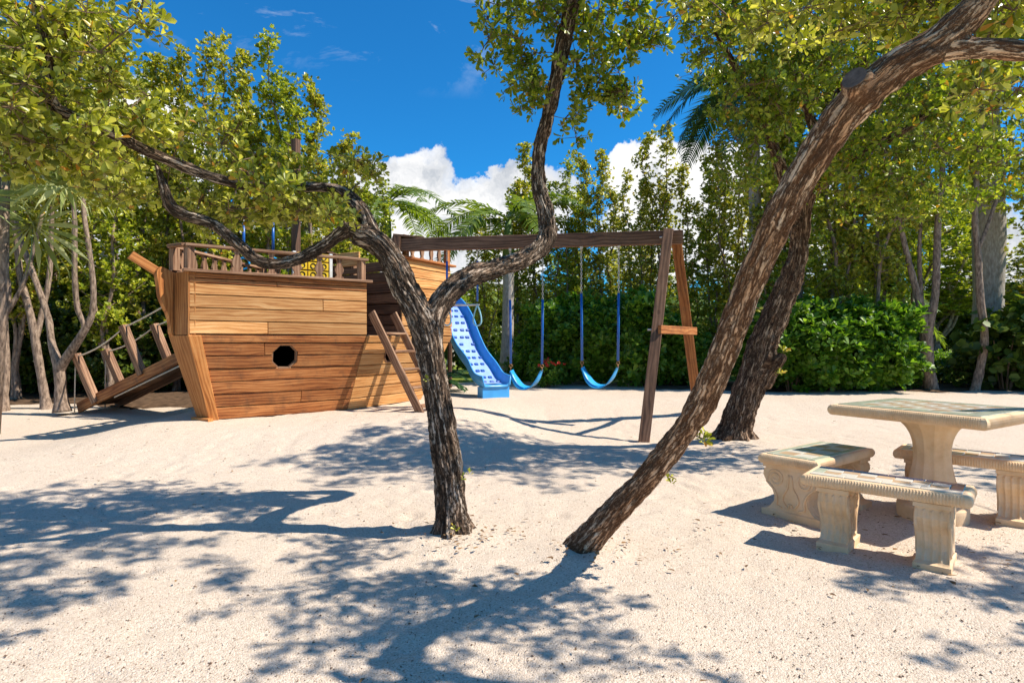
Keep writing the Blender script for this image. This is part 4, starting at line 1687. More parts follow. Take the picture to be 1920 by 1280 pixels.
def big_wood(name, limbs, mat, parent, voxel=0.009, depth=0.010, twist=2.0, kk=1.0, nmain=99):
    """limbs fused into one surface, then furrowed along the grain"""
    bag = Bag()
    cent = []
    s0 = 0
    for li, lm in enumerate(limbs):
        path = [p for p, r in lm]
        rad = [r for p, r in lm]
        bag.tube(path, rad, 14)
        s = li * 7.3
        if li >= nmain:
            continue
        for i, p in enumerate(path):
            if i:
                s += (p - path[i - 1]).length
            d = (path[min(i + 1, len(path) - 1)] - path[max(i - 1, 0)]).normalized()
            if li and any((p - q).length < r_ * .95 for q, r_ in limbs[0]):
                continue
            cent.append((p, d, s, rad[i], li))
    me = bpy.data.meshes.new('tmp')
    me.from_pydata([tuple(v) for v in bag.V], [], bag.F)
    o = bpy.data.objects.new('tmp', me)
    COL.objects.link(o)
    md = o.modifiers.new('r', 'REMESH')
    md.mode = 'VOXEL'
    md.voxel_size = voxel
    m2 = o.modifiers.new('s', 'SMOOTH')
    m2.iterations = 6
    m2.factor = 0.6
    bpy.context.view_layer.update()
    dg = bpy.context.evaluated_depsgraph_get()
    out = bpy.data.meshes.new_from_object(o.evaluated_get(dg))
    bpy.data.objects.remove(o)
    out.name = name
    kd = kdtree.KDTree(len(cent) * 1)
    for i, c in enumerate(cent):
        kd.insert(c[0], i)
    kd.balance()
    n = len(out.vertices)
    bark = np.zeros((n, 3), dtype=np.float32)
    co = np.zeros((n, 3), dtype=np.float32)
    nn = noise.noise
    for i, v in enumerate(out.vertices):
        q = v.co
        _, ci, dist = kd.find(q)
        p, d, s, r, li = cent[ci]
        rel = q - p
        al = rel.dot(d)
        rel = rel - d * al
        ss = s + al
        ref = Vector((0.2, 1.0, 0.1))
        a = ref - d * ref.dot(d)
        a.normalize()
        b = d.cross(a)
        x, y = rel.dot(a), rel.dot(b)
        L_ = math.hypot(x, y) + 1e-6
        tw = twist * ss * .25 + .5 * nn(Vector((0, 0, ss * 1.5 + li)))
        cth, sth = math.cos(tw), math.sin(tw)
        x, y = (x * cth - y * sth) / L_, (x * sth + y * cth) / L_
        R = max(r, .02)
        bc = Vector((x * R, y * R, ss))
        bark[i] = bc
        f1 = nn(Vector((bc.x * 44 * kk, bc.y * 44 * kk, ss * 6 * kk)))
        f2 = nn(Vector((bc.x * 95 * kk, bc.y * 95 * kk, ss * 13 * kk + 7)))
        f3 = nn(Vector((bc.x * 10, bc.y * 10, ss * 4 + 3)))
        f4 = nn(Vector((bc.x * 55 * kk, bc.y * 55 * kk, ss * 20 * kk + 3)))
        h = (.45 - min(.45, abs(f1) * 1.3)) * -1.3 + .35 + f2 * .45 + f3 * .7 + f4 * .4
        co[i] = q + v.normal * (depth * min(1.0, R / .06) * h)
    out.vertices.foreach_set('co', (co - np.array(org(parent), dtype=np.float32)).ravel())
    at = out.attributes.new('bark', 'FLOAT_VECTOR', 'POINT')
    at.data.foreach_set('vector', bark.ravel())
    out.update()
    out.materials.clear()
    out.polygons.foreach_set('use_smooth', [True] * len(out.polygons))
    return link(name, out, parent, mat)


def grow_crown(parent, limbs, blobs, mat, size, per=7, ros=9, tmpl=T_OBOV, twig_mat=M_STEM, cl_r=.16, up=.5, lift=.0):
    """clusters scattered in blobs (centre, radii, count) are joined to the nearest wood, each carrying whorls of leaves"""
    nodes = []
    for lm in limbs:
        for p, r in lm:
            nodes.append((p.copy(), min(r, .02)))
    cl = []
    for c, R, n in blobs:
        c = Vector(c)
        got = 0
        while got < n:
            v = Vector((random.uniform(-1, 1), random.uniform(-1, 1), random.uniform(-1, 1)))
            if v.length > 1:
                continue
            cl.append(c + Vector((v.x * R[0], v.y * R[1], v.z * R[2])))
            got += 1
    kd = kdtree.KDTree(len(nodes))
    for i, (p, r) in enumerate(nodes):
        kd.insert(p, i)
    kd.balance()
    cl.sort(key=lambda q: kd.find(q)[2])
    NP = np.array([tuple(p) for p, r in nodes])
    tw = Bag()
    P, A = [], []
    for q in cl:
        d2 = ((NP - np.array(q)) ** 2).sum(1)
        j = int(d2.argmin())
        p = Vector(NP[j])
        d = q - p
        mid = p.lerp(q, .5) + Vector((random.uniform(-1, 1), random.uniform(-1, 1), random.uniform(-.5, 1))) * d.length * .10
        L = d.length
        path = [p, p.lerp(mid, .5).lerp(mid, .3), mid, mid.lerp(q, .5), q]
        r0 = min(.011, .004 + L * .007)
        tw.tube(path, [r0, r0 * .8, r0 * .65, r0 * .5, .0025], 4, False)
        NP = np.vstack([NP, np.array([tuple(mid)]), np.array([tuple(q)])])
        dd = d.normalized()
        for k in range(ros):
            off = Vector(rand_dir(1)[0]) * (cl_r * random.random() ** .5)
            off.z *= .75
            e = q + off
            ax = (off.normalized() * .6 + dd * .5 + Vector((0, 0, up)) + Vector(rand_dir(1)[0]) * .35)
            P.append(tuple(e))
            A.append(tuple(ax))
            if off.length > .05:
                tw.tube([q, e], [.0028, .0018], 3, False)
    V, Fc, npf = rosettes(np.array(P), np.array(A), per, size, tmpl, (.45, 1.35), .035)
    o = np_mesh('crown', V, Fc, npf, mat, parent)
    t = tw.build('twig', twig_mat, parent)
    props(t, kind='stuff')
    return o


def sprout(parent, p, n=5, size=.045, root=None):
    if root is not None:
        b = Bag()
        b.tube([Vector(root), Vector(root).lerp(Vector(p), .5) + Vector((0, 0, .012)), Vector(p)], [.005, .004, .003], 5)
        b.build('twig', M_STEM, parent)
    P = np.array([tuple(Vector(p) + Vector((random.uniform(-1, 1), random.uniform(-1, 1), random.uniform(-.5, 1))) * .03) for _ in range(n)])
    A = np.tile(np.array([[.3, -.4, .8]]), (n, 1)) + rng.normal(0, .3, (n, 3))
    V, Fc, npf = rosettes(P, A, 6, size, T_OBOV)
    return np_mesh('sprout', V, Fc, npf, M_LEAF_A, parent)


def root_flare(c, r, n=6):
    out = []
    for k in range(n):
        th = k * 2 * PI / n + .4
        d = Vector((math.cos(th), math.sin(th), 0))
        out.append([(c + Vector((0, 0, .10)) + d * r * .45, r * .5), (c + d * r * .8 + Vector((0, 0, .03)), r * .42), (c + d * r * 1.25 + Vector((0, 0, -.03)), r * .30)])
    return out


# --- tree with the Y fork, in the middle of the sand
YA = 3.66
gA = W(848, 1002, YA)
ta = thing('forked_tree', 'dark barked tree with a Y fork and contorted limbs, in front of the ship', 'tree', Vector((gA.x, gA.y, 0)))
A_trunk = limb([(852, 1022, YA, 86), (847, 985, YA, 78), (842, 900, YA, 68), (826, 780, YA + .02, 60), (812, 690, YA + .03, 60), (797, 620, YA + .03, 66), (780, 575, YA + .03, 62), (757, 535, YA + .02, 56), (740, 495, YA, 54), (712, 458, YA - .03, 52), (668, 438, YA - .06, 48)])
A_left = limb([(690, 445, YA - .05, 42), (655, 432, YA - .06, 34), (605, 462, YA - .10, 27), (548, 490, YA - .14, 27), (492, 491, YA - .20, 25), (448, 458, YA - .25, 26), (400, 420, YA - .28, 24), (350, 404, YA - .32, 26), (320, 384, YA - .36, 27), (306, 345, YA - .38, 22), (296, 315, YA - .38, 10), (291, 304, YA - .38, 3)])
A_up = limb([(712, 470, YA - .03, 40), (695, 430, YA, 36), (675, 390, YA + .03, 32), (650, 364, YA + .06, 26), (618, 352, YA + .08, 22), (560, 352, YA + .05, 22), (490, 352, YA - .05, 22), (430, 342, YA - .2, 23), (350, 315, YA - .35, 24), (265, 278, YA - .5, 24), (190, 240, YA - .65, 24), (110, 205, YA - .8, 26), (92, 165, YA - .85, 26), (84, 100, YA - .9, 27), (72, 20, YA - .95, 26), (62, -60, YA - 1.0, 24), (70, -180, YA - 1.0, 18)])
A_right = limb([(806, 665, YA + .03, 50), (812, 605, YA + .06, 54), (838, 552, YA + .16, 52), (878, 520, YA + .32, 47), (932, 502, YA + .52, 43), (985, 484, YA + .70, 42), (1022, 454, YA + .82, 41), (1026, 410, YA + .86, 38), (1010, 350, YA + .84, 33), (1011, 285, YA + .78, 30), (1028, 215, YA + .68, 30), (1045, 135, YA + .56, 32), (1062, 55, YA + .44, 33), (1084, -30, YA + .3, 33), (1105, -130, YA + .1, 32), (1130, -260, YA - .1, 30), (1180, -420, YA - .3, 26), (1240, -620, YA - .5, 20)])
A_right2 = limb([(1105, -130, YA + .1, 26), (1060, -260, YA + .2, 24), (1000, -400, YA + .3, 20), (930, -560, YA + .2, 14)])
A_l = [A_trunk, A_left, A_up, A_right, A_right2] + root_flare(gA + Vector((0, 0, .0)), .115)
big_wood('trunk', A_l, M_BARK_A, ta, .0062, .018, 1.5, 1.0, 5)


def blob(px, py, Y, rx, ry, rd_, n):
    """an ellipsoid whose centre lies where the photo shows it, radii in metres"""
    return (W(px, py, Y), (rx, rd_, ry), n)


A_blobs = [
    blob(60, 70, 2.75, .34, .30, .40, 17), blob(170, 60, 2.9, .16, .16, .3, 9), blob(150, 190, 3.1, .40, .20, .4, 22), blob(30, 200, 2.7, .22, .22, .35, 13), blob(280, 240, 3.5, .22, .16, .3, 12),
    blob(240, 330, 3.75, .36, .14, .25, 14), blob(130, 320, 3.3, .34, .18, .3, 14), blob(60, 290, 3.0, .3, .12, .3, 8),
    blob(420, 255, 3.75, .22, .16, .3, 8), blob(470, 300, 3.9, .30, .14, .25, 11), blob(560, 375, 3.95, .40, .14, .25, 19), blob(610, 330, 3.95, .26, .14, .25, 9), blob(695, 315, 3.9, .14, .09, .2, 5), blob(390, 385, 4.0, .26, .12, .25, 12), blob(480, 400, 3.95, .3, .1, .25, 10),
    blob(515, 345, 3.45, .20, .12, .12, 9), blob(185, 250, 2.8, .10, .10, .12, 4), blob(290, 235, 3.1, .14, .08, .1, 4), blob(640, 395, 3.5, .12, .07, .1, 3),
    blob(250, 20, 2.75, .10, .10, .2, 3), blob(-80, 80, 2.6, .3, .5, .5, 24),
]
A_blobs_r = [
    blob(960, 20, 4.1, .26, .20, .35, 12), blob(950, 95, 4.2, .22, .18, .3, 10), blob(985, 165, 4.25, .20, .16, .25, 10),
    blob(1150, 20, 4.1, .34, .20, .35, 15), blob(1120, 110, 4.2, .30, .16, .3, 12), blob(1120, 185, 4.25, .24, .12, .25, 9), blob(1075, 235, 4.3, .08, .09, .12, 3), blob(1170, 185, 4.2, .12, .07, .2, 5), blob(1050, 0, 4.0, .35, .2, .3, 12), blob(1205, 60, 4.0, .16, .14, .2, 7),
    ((.75, 3.5, 4.4), (1.15, 1.05, .75), 95), ((0.25, 4.2, 4.2), (.9, .7, .6), 36), ((1.2, 2.75, 4.4), (.9, .55, .6), 26), ((.3, 2.5, 3.5), (1.0, .45, .35), 24),
]
grow_crown(ta, A_l[1:3], A_blobs, M_LEAF_A, .050, 7, 8, cl_r=.14)
grow_crown(ta, A_l[3:5], A_blobs_r, M_LEAF_M, .056, 7, 7, cl_r=.14)
sprout(ta, W(872, 893, YA - .05), 2, .03, W(846, 905, YA))
sprout(ta, W(796, 710, YA - .08), 1, .03)
sprout(ta, W(850, 985, YA - .12), 2, .03)

# --- leaning tree in the right foreground, coming towards the lens
gL = W(1090, 1035, 3.34)
tl_ = thing('leaning_tree', 'thick brown trunk leaning steeply to the right with a sawn off branch stub', 'tree', Vector((gL.x, gL.y, 0)))
L_trunk = limb([(1062, 1072, 3.43, 130), (1080, 1042, 3.38, 118), (1104, 1012, 3.335, 98), (1160, 950, 3.24, 84), (1225, 880, 3.10, 78), (1285, 805, 2.96, 82), (1335, 715, 2.80, 88), (1372, 620, 2.66, 88), (1412, 520, 2.52, 92), (1462, 410, 2.38, 100), (1522, 300, 2.25, 108), (1592, 205, 2.13, 118), (1672, 135, 2.04, 118), (1760, 80, 1.97, 110), (1822, 22, 1.92, 95), (1870, -50, 1.88, 88), (1920, -160, 1.85, 80), (2010, -320, 1.85, 66), (2080, -520, 1.9, 46)], 6, .56)
L_right = limb([(1720, 105, 1.98, 70), (1790, 92, 1.95, 62), (1860, 90, 1.92, 54), (1935, 95, 1.88, 50), (2030, 70, 1.85, 46), (2140, 10, 1.85, 40), (2260, -90, 1.85, 30)], 6, .66)
L_stub = [(W(1628, 190, 2.10), .060), (W(1613, 166, 2.06), .050), (W(1605, 152, 2.03), .046), (W(1603, 149, 2.025), .045)]
L_l = [L_trunk, L_right, L_stub]
big_wood('trunk', L_l, M_BARK_L, tl_, .0062, .013, 1.2, 1.0, 2)
bb = Bag()
sdv = (L_stub[-1][0] - L_stub[0][0]).normalized()
bb.tube([L_stub[-1][0] - sdv * .004, L_stub[-1][0] + sdv * .010], .039, 20)
bb.build('sawn_face', M_CUT, tl_)
L_blobs = [
    ((1.9, 2.35, 3.05), (.7, .45, .35), 22), ((2.7, 2.15, 3.2), (.8, .45, .5), 26), ((2.0, 2.7, 3.6), (.6, .4, .4), 10),
    blob(1640, -10, 2.6, .30, .14, .3, 14), blob(1760, 20, 2.7, .34, .16, .3, 16), blob(1880, 40, 2.5, .20, .22, .3, 12), blob(1480, 20, 3.2, .34, .18, .35, 16), blob(1880, 175, 2.5, .16, .10, .2, 5), blob(1290, 5, 3.6, .18, .08, .2, 4),
]
grow_crown(tl_, L_l[:2], L_blobs, M_LEAF_A, .050, 7, 7, cl_r=.14)
sprout(tl_, W(1318, 822, 2.94), 5, .042, W(1278, 815, 2.97))
sprout(tl_, W(1268, 898, 3.06), 2, .032, W(1222, 884, 3.10))
sprout(tl_, W(1424, 578, 2.58), 1, .03, W(1390, 580, 2.6))

# --- second leaning tree further back
gM = G(1376, 7.35)
tm = thing('leaning_tree', 'darker leaning tree standing behind the steep trunk, beside the swing frame', 'tree', gM)
M_trunk = limb([(1366, 840, 7.40, 84), (1378, 810, 7.35, 74), (1396, 750, 7.28, 66), (1420, 680, 7.2, 66), (1446, 610, 7.1, 60), (1470, 550, 7.0, 54), (1494, 490, 6.9, 44), (1500, 440, 6.8, 38), (1512, 370, 6.65, 36), (1540, 280, 6.5, 34), (1580, 180, 6.4, 30), (1640, 60, 6.3, 26), (1700, -60, 6.2, 20)])
M_side = limb([(1428, 720, 7.18, 38), (1448, 692, 7.1, 30), (1464, 672, 7.0, 22), (1469, 665, 7.0, 15)])
M_b2 = limb([(1500, 440, 6.8, 28), (1470, 330, 6.5, 24), (1430, 230, 6.2, 20), (1380, 130, 5.9, 16), (1340, 60, 5.7, 10)])
M_b3 = limb([(1512, 370, 6.65, 26), (1600, 300, 6.3, 22), (1700, 240, 6.0, 18), (1800, 160, 5.7, 14)])
M_b4 = limb([(1540, 280, 6.5, 20), (1500, 160, 6.1, 18), (1480, 40, 5.7, 14), (1440, -60, 5.4, 10)])
M_l = [M_trunk, M_side, M_b2, M_b3, M_b4] + root_flare(gM, .21, 7)
big_wood('trunk', M_l, M_BARK_M, tm, .014, .03, 1.0, .6, 5)
M_blobs = [
    blob(1400, 90, 5.7, .55, .42, .6, 60), blob(1420, 210, 5.8, .45, .35, .6, 50), blob(1500, 130, 5.8, .6, .5, .7, 70), blob(1400, 320, 6.2, .28, .3, .5, 22), blob(1600, 60, 5.8, .7, .5, .7, 70), blob(1560, 300, 6.2, .4, .35, .5, 40),
    blob(1700, 250, 5.9, .7, .5, .7, 70), blob(1800, 130, 5.6, .6, .5, .7, 50), blob(1860, 260, 5.8, .5, .4, .6, 40), blob(1650, 380, 6.4, .5, .25, .5, 30), blob(1320, 30, 5.6, .3, .2, .4, 16), blob(1780, 370, 6.3, .5, .22, .5, 24),
    ((2.6, 5.6, 4.9), (1.2, 1.1, .6), 90), ((4.0, 5.6, 4.9), (1.4, 1.3, .7), 90), ((3.2, 6.6, 4.6), (1.4, .7, .6), 60),
]
grow_crown(tm, [M_trunk, M_b2, M_b3, M_b4], M_blobs, M_LEAF_M, .062, 6, 6, up=.4)
sprout(tm, W(1470, 657, 7.0), 5, .06, W(1462, 672, 7.0))
sprout(tm, W(1462, 700, 6.98), 3, .06, W(1440, 705, 7.1))

# --- tree standing to the right of the frame whose crown dapples the benches
to = thing('shade_tree', 'leafy tree just beyond the stone benches throwing dappled shade', 'tree', Vector((6.4, 4.4, 0)))
O_tr = [(Vector(p[:3]), p[3]) for p in catmull([(6.4, 4.4, -.05, .15), (6.3, 4.3, 1.0, .12), (6.0, 4.1, 2.0, .10), (5.6, 3.8, 2.9, .08), (5.2, 3.5, 3.7, .05)], 6)]
big_wood('trunk', [O_tr], M_BARK_L, to, .018, .012)
grow_crown(to, [O_tr], [((5.2, 2.75, 3.4), (.8, .40, .4), 34), ((6.9, 4.9, 3.6), (.8, .6, .5), 30), ((4.7, 2.0, 3.2), (.5, .3, .4), 6)], M_LEAF_M, .064, 7, 7)


# ------------------------------------------------------------------ BACKGROUND TREES
def make_tree(name, h, stems, spread, crown_from, rad, nros, leaf, mat, seed, multi=True, tmpl=T_RHOMB, lean=0.0, dens_low=1.0, bark=None):
    """an upright many-stemmed tree at the origin: trunk (joined stems) and crown; returns the root"""
    random.seed(seed)
    r = np.random.default_rng(seed)
    root = thing(name, 'tree', 'tree', (0, 0, 0))
    bag = Bag()
    paths = []
    fork = h * random.uniform(.05, .14) if multi else h * .3
    basep = [(0, 0, -.08), (random.uniform(-.05, .05), random.uniform(-.05, .05), fork)]
    r0 = .072
    for s in range(stems):
        th = s * 2 * PI / stems + random.uniform(-.4, .4)
        top = h * random.uniform(.72, 1.0) if s else h
        sp = spread * random.uniform(.6, 1.1) * (1 if s else .25)
        ex, ey = math.cos(th) * sp, math.sin(th) * sp
        bx_, by_ = math.cos(th) * .05, math.sin(th) * .05
        pts = [(bx_, by_, -.12), (bx_ * .6 + basep[1][0] * .5, by_ * .6 + basep[1][1] * .5, fork * .55), (basep[1][0] + bx_ * .4, basep[1][1] + by_ * .4, fork)]
        n = 7
        for k in range(1, n + 1):
            t = k / n
            rr = (1 - (1 - t) ** 2.2)
            pts.append((ex * rr + random.uniform(-.10, .10) * (1 + t), ey * rr + random.uniform(-.10, .10) * (1 + t), fork + (top - fork) * t))
        path = [Vector(p) for p in catmull(pts, 4)]
        m = len(path)
        bag.tube(path, [max(.008, r0 * (.80 if multi else 1) * (1 - .88 * i / m) * (1 if s == 0 else .8) * (1 + .35 * math.exp(-i * .6))) for i in range(m)], 7)
        paths.append((path, top))
    P, A = [], []
    for path, top in paths:
        m = len(path)
        cnt = int(nros * top / h / stems)
        z0 = crown_from * h * random.uniform(.85, 1.15)
        # side branches make the clumps
        nbr = 34
        br = []
        for k in range(nbr):
            t = (k + random.random()) / nbr
            z = z0 + (top * 1.0 - z0) * t
            i = min(range(m), key=lambda q: abs(path[q].z - z))
            R = rad * (1.0 - .80 * t ** 1.5) * (.45 + .55 * min(1, t / .15)) * random.uniform(.5, 1.25)
            th = k * 2.4 + random.uniform(-.5, .5)
            d = Vector((math.cos(th), math.sin(th), random.uniform(.35, .9)))
            e = path[i] + d * R
            br.append((path[i].copy(), e))
            if R > .2:
                bag.tube([path[i], path[i].lerp(e, .5) + Vector((0, 0, -.03)), e], [.012, .009, .004], 4, False)
        br.append((path[-2].copy(), path[-1] + Vector((0, 0, .12))))
        per = max(1, cnt // len(br))
        for a, e in br:
            for k in range(per):
                t = random.random() ** .6 * .9 + .12
                o = Vector(r.normal(0, 1, 3)) * (.055 + .10 * rad * t)
                p = a.lerp(e, t) + o
                P.append(tuple(p))
                A.append(tuple((e - a).normalized() * .5 + o.normalized() * .4 + Vector((0, 0, .65))))
    bag.build('trunk', bark or M_BARK_BG, root, False)
    global rng
    keep = rng
    rng = r
    V, Fc, npf = rosettes(np.array(P), np.array(A), 7, leaf, tmpl, (.35, 1.25), .05)
    rng = keep
    np_mesh('crown', V, Fc, npf, mat, root)
    return root


protos = [
    make_tree('buttonwood_tree', 7.0, 3, .42, .20, .50, 1900, .082, M_LEAF_BG, 11),
    make_tree('buttonwood_tree', 7.0, 2, .34, .17, .48, 1700, .082, M_LEAF_BG, 12),
    make_tree('buttonwood_tree', 7.0, 4, .62, .22, .48, 2100, .082, M_LEAF_BG, 13),
    make_tree('buttonwood_tree', 7.0, 3, .50, .15, .54, 2000, .082, M_LEAF_BG2, 14),
    make_tree('buttonwood_tree', 7.0, 1, .10, .18, .44, 1000, .082, M_LEAF_BG, 15, False),
    make_tree('buttonwood_tree', 7.0, 5, .85, .24, .58, 2500, .085, M_LEAF_BG2, 16),
]
used = [False] * len(protos)


def put(k, px, Y, top, label, rz=None, group='upright trees round the play area', wide=1.0):
    base = G(px, Y)
    h = CAMH + (640 - top) / F * Y - base.z
    s = h / 7.0
    if used[k]:
        o = copy_tree(protos[k])
    else:
        o = protos[k]
        used[k] = True
    o.location = base
    o.rotation_euler = (0, 0, rz if rz is not None else random.uniform(0, 6.28))
    o.scale = (max(.8, min(1.5, s ** .7)) * wide, max(.8, min(1.5, s ** .7)) * wide, s)
    props(o, label, 'tree', group)
    return o


random.seed(99)
LEFT = [
    (5, -60, 10.4, 20, 'wide many-stemmed tree behind the fan palm'),
    (0, 30, 11.0, 40, 'slender tree rising just behind the fan palm'),
    (3, 205, 11.2, 40, 'deep green tree rising behind the ramp posts'),
    (1, 265, 12.0, 110, 'two-stemmed tree behind the upper end of the ramp'),
    (0, 330, 12.6, 150, 'tree behind the bowsprit, lower than its neighbours'),
    (2, 400, 12.3, 82, 'tallest spire behind the ship, left of the mast'),
    (1, 445, 13.0, 100, 'spire close behind the tallest one over the bow'),
    (3, 512, 12.6, 86, 'broad spire right behind the mast'),
    (4, 592, 12.8, 165, 'narrow single spire rising over the stern rail'),
    (4, 645, 13.2, 258, 'low spire over the swing beam bracket'),
    (1, 555, 14.0, 205, 'shorter tree between the mast and the narrow spire'),
    (3, 690, 14.2, 310, 'small tree behind the bracket, next to a palm'),
    (5, 300, 14.5, 130, 'many-stemmed tree in the second row behind the bow'),
    (0, 150, 13.8, 30, 'tall tree in the second row behind the ramp'),
    (2, 60, 13.0, 30, 'tall tree in the second row behind the fan palm'),
    (5, 470, 15.0, 180, 'many-stemmed tree in the second row behind the mast'),
    (5, 620, 15.5, 300, 'many-stemmed tree in the second row behind the stern'),
]
CENT = [
    (2, 905, 17.5, 400, 'low tree behind the slide'),
    (1, 968, 16.5, 278, 'tree whose tip shows at the bend of the forked tree limb'),
    (0, 1010, 17.0, 330, 'tree behind the nearer swing'),
    (3, 1060, 16.2, 312, 'deep green tree between the two swings'),
    (4, 1092, 16.8, 292, 'slim spire above the middle of the swing beam'),
    (1, 1120, 16.0, 296, 'two-stemmed tree over the middle of the swing beam'),
    (2, 1180, 16.4, 328, 'tree behind the far swing chain'),
    (0, 1240, 16.0, 252, 'tallest spire over the right end of the swing beam'),
    (1, 1292, 15.6, 315, 'tree just right of the splayed timber legs'),
    (3, 1335, 15.2, 300, 'tree in front of the drooping palm'),
    (4, 1148, 17.4, 352, 'short slim spire between taller trees over the beam'),
    (2, 1385, 14.6, 240, 'tree behind the darker leaning trunk'),
]
RIGHT = [
    (1, 1440, 13.5, 120, 'tree rising behind the steep leaning trunk'),
    (3, 1500, 13.0, 60, 'deep green tree behind the bright hedge'),
    (0, 1570, 12.8, 20, 'slender tree behind the middle of the right hedge'),
    (2, 1640, 12.6, 0, 'pale stemmed tree at the right end of the bright hedge'),
    (0, 1990, 12.2, -60, 'tree beyond the right edge of the sand'),
    (5, 1700, 15.0, 20, 'many-stemmed tree in the second row behind the table'),
    (3, 1590, 16.0, 120, 'deep green tree in the second row behind the right hedge'),
]
for row in LEFT + CENT + RIGHT:
    put(*row)


def stem_tree(name, label, limbs, blobs, leafm, size, bark, ros=7):
    b = limbs[0][0][0]
    root = thing(name, label, 'tree', Vector((b.x, b.y, 0)), 'upright trees round the play area')
    bag = Bag()
    for lm in limbs:
        p = [q for q, r in lm]
        rr = [.74 * r * (1 + .14 * noise.noise(q * 9)) for q, r in lm]
        bag.tube(p, rr, 9)
    bag.build('trunk', bark, root, False)
    grow_crown(root, limbs, blobs, leafm, size, 7, ros)
    return root


H = 9.6
HL = [limb([(116, 772, H, 44), (114, 745, H, 30), (111, 694, H, 26), (97, 644, H + .05, 17), (91, 599, H + .1, 15), (75, 549, H + .1, 14), (50, 481, H + .15, 13), (34, 430, H + .2, 11), (20, 340, H + .3, 9), (40, 200, H + .4, 6)], 5, 1),
      limb([(113, 720, H, 24), (112, 694, H, 24), (127, 667, H - .05, 22), (154, 626, H - .1, 19), (173, 585, H - .1, 15), (174, 526, H - .1, 13), (165, 454, H - .1, 12), (156, 381, H - .05, 11), (160, 280, H, 9), (150, 150, H, 7), (160, 60, H, 4)], 5, 1),
      limb([(150, 634, H - .1, 14), (158, 610, H - .12, 14), (145, 576, H - .15, 13), (140, 517, H - .2, 12), (140, 454, H - .2, 12), (138, 390, H - .2, 10), (120, 290, H - .2, 8), (110, 180, H - .1, 5)], 5, 1)]
stem_tree('buttonwood_tree', 'pale tree forking low beside the foot of the ramp, nearest the sand', HL, [blob(40, 250, H, .7, .9, .7, 34), blob(150, 200, H, .7, 1.2, .7, 60), blob(150, 60, H, .5, .8, .6, 30), blob(120, 360, H, .8, .35, .6, 24)], M_LEAF_BG, .075, M_BARK_BG, 8)
H = 10.2
HL = [limb([(88, 770, H, 34), (84, 745, H, 22), (72, 676, H, 19), (59, 599, H, 17), (38, 517, H + .05, 15), (32, 454, H + .1, 14), (24, 380, H + .1, 12), (40, 260, H + .1, 9), (60, 120, H + .2, 6)], 5, 1),
      limb([(66, 640, H, 15), (78, 590, H + .1, 13), (92, 520, H + .15, 12), (96, 440, H + .2, 11), (100, 340, H + .2, 8), (110, 220, H + .2, 5)], 5, 1)]
stem_tree('buttonwood_tree', 'thin leaning tree close left of the low forking pale tree', HL, [blob(40, 180, H, .8, 1.0, .6, 40), blob(110, 240, H, .5, .9, .5, 26)], M_LEAF_BG, .075, M_BARK_BG, 8)
H = 10.0
HL = [limb([(2, 780, H, 40), (6, 740, H, 24), (10, 680, H, 20), (7, 600, H, 18), (14, 540, H, 16), (0, 470, H, 14), (-20, 380, H, 11), (-20, 250, H, 8)], 5, 1),
      limb([(10, 590, H, 13), (40, 540, H + .1, 11), (60, 480, H + .2, 10), (80, 400, H + .2, 8)], 5, 1)]
stem_tree('buttonwood_tree', 'dark stemmed tree at the left edge under the fan palm', HL, [blob(-20, 260, H, .9, 1.0, .6, 36)], M_LEAF_BG2, .075, M_BARK_BG, 8)
H = 12.0
HL = [limb([(1752, 765, H, 54), (1748, 735, H, 34), (1738, 680, H, 30), (1736, 620, H, 28), (1722, 560, H, 18), (1704, 490, H, 15), (1690, 430, H, 12), (1670, 330, H, 10), (1650, 200, H, 7), (1660, 60, H, 5)], 5, 1),
      limb([(1737, 640, H, 24), (1744, 600, H - .05, 22), (1754, 550, H - .1, 18), (1757, 470, H - .1, 17), (1760, 400, H - .1, 15), (1768, 300, H - .1, 12), (1760, 160, H, 9), (1765, 0, H, 6), (1770, -100, H, 4)], 5, 1),
      limb([(1730, 590, H, 13), (1726, 540, H + .1, 11), (1724, 460, H + .1, 9), (1730, 360, H + .1, 7), (1720, 240, H + .1, 5)], 5, 1)]
stem_tree('buttonwood_tree', 'forked pale tree standing behind the stone table', HL, [blob(1660, 250, H, .9, 1.3, .8, 56), blob(1770, 150, H, 1.0, 1.6, .8, 80), blob(1730, 380, H, .9, .5, .7, 36), blob(1760, -40, H, .8, .7, .7, 24)], M_LEAF_BG, .085, M_BARK_BG, 8)
H = 11.8
HL = [limb([(1822, 770, H, 36), (1826, 740, H, 24), (1838, 690, H, 20), (1846, 630, H, 18), (1838, 560, H, 17), (1834, 480, H, 15), (1828, 400, H, 13), (1836, 280, H, 11), (1850, 120, H, 8), (1840, -40, H, 5)], 5, 1),
      limb([(1834, 470, H, 10), (1860, 400, H, 9), (1890, 300, H, 7), (1900, 180, H, 5)], 5, 1)]
stem_tree('buttonwood_tree', 'single pale stem standing in front of the thick palm trunk', HL, [blob(1850, 230, H, .9, 1.3, .8, 60), blob(1900, 330, H, .8, .8, .6, 40), blob(1840, 20, H, .8, .9, .7, 40), blob(1930, 120, H, .6, 1.0, .6, 30)], M_LEAF_BG, .085, M_BARK_BG, 8)

# far rows: nothing in the photograph tells these apart
FAR = 'leafy tree in the dense far row behind the lawn'
for i in range(24):
    px = -150 + i * 95 + random.uniform(-20, 20)
    Y = random.uniform(38, 46)
    top = random.uniform(455, 520) if (650 < px < 1420) else (random.uniform(330, 420) if px < 650 else random.uniform(250, 440))
    put((5, 3, 2, 5)[i % 4], px, Y, top, FAR, group='trees in the far row behind the lawn', wide=2.6)


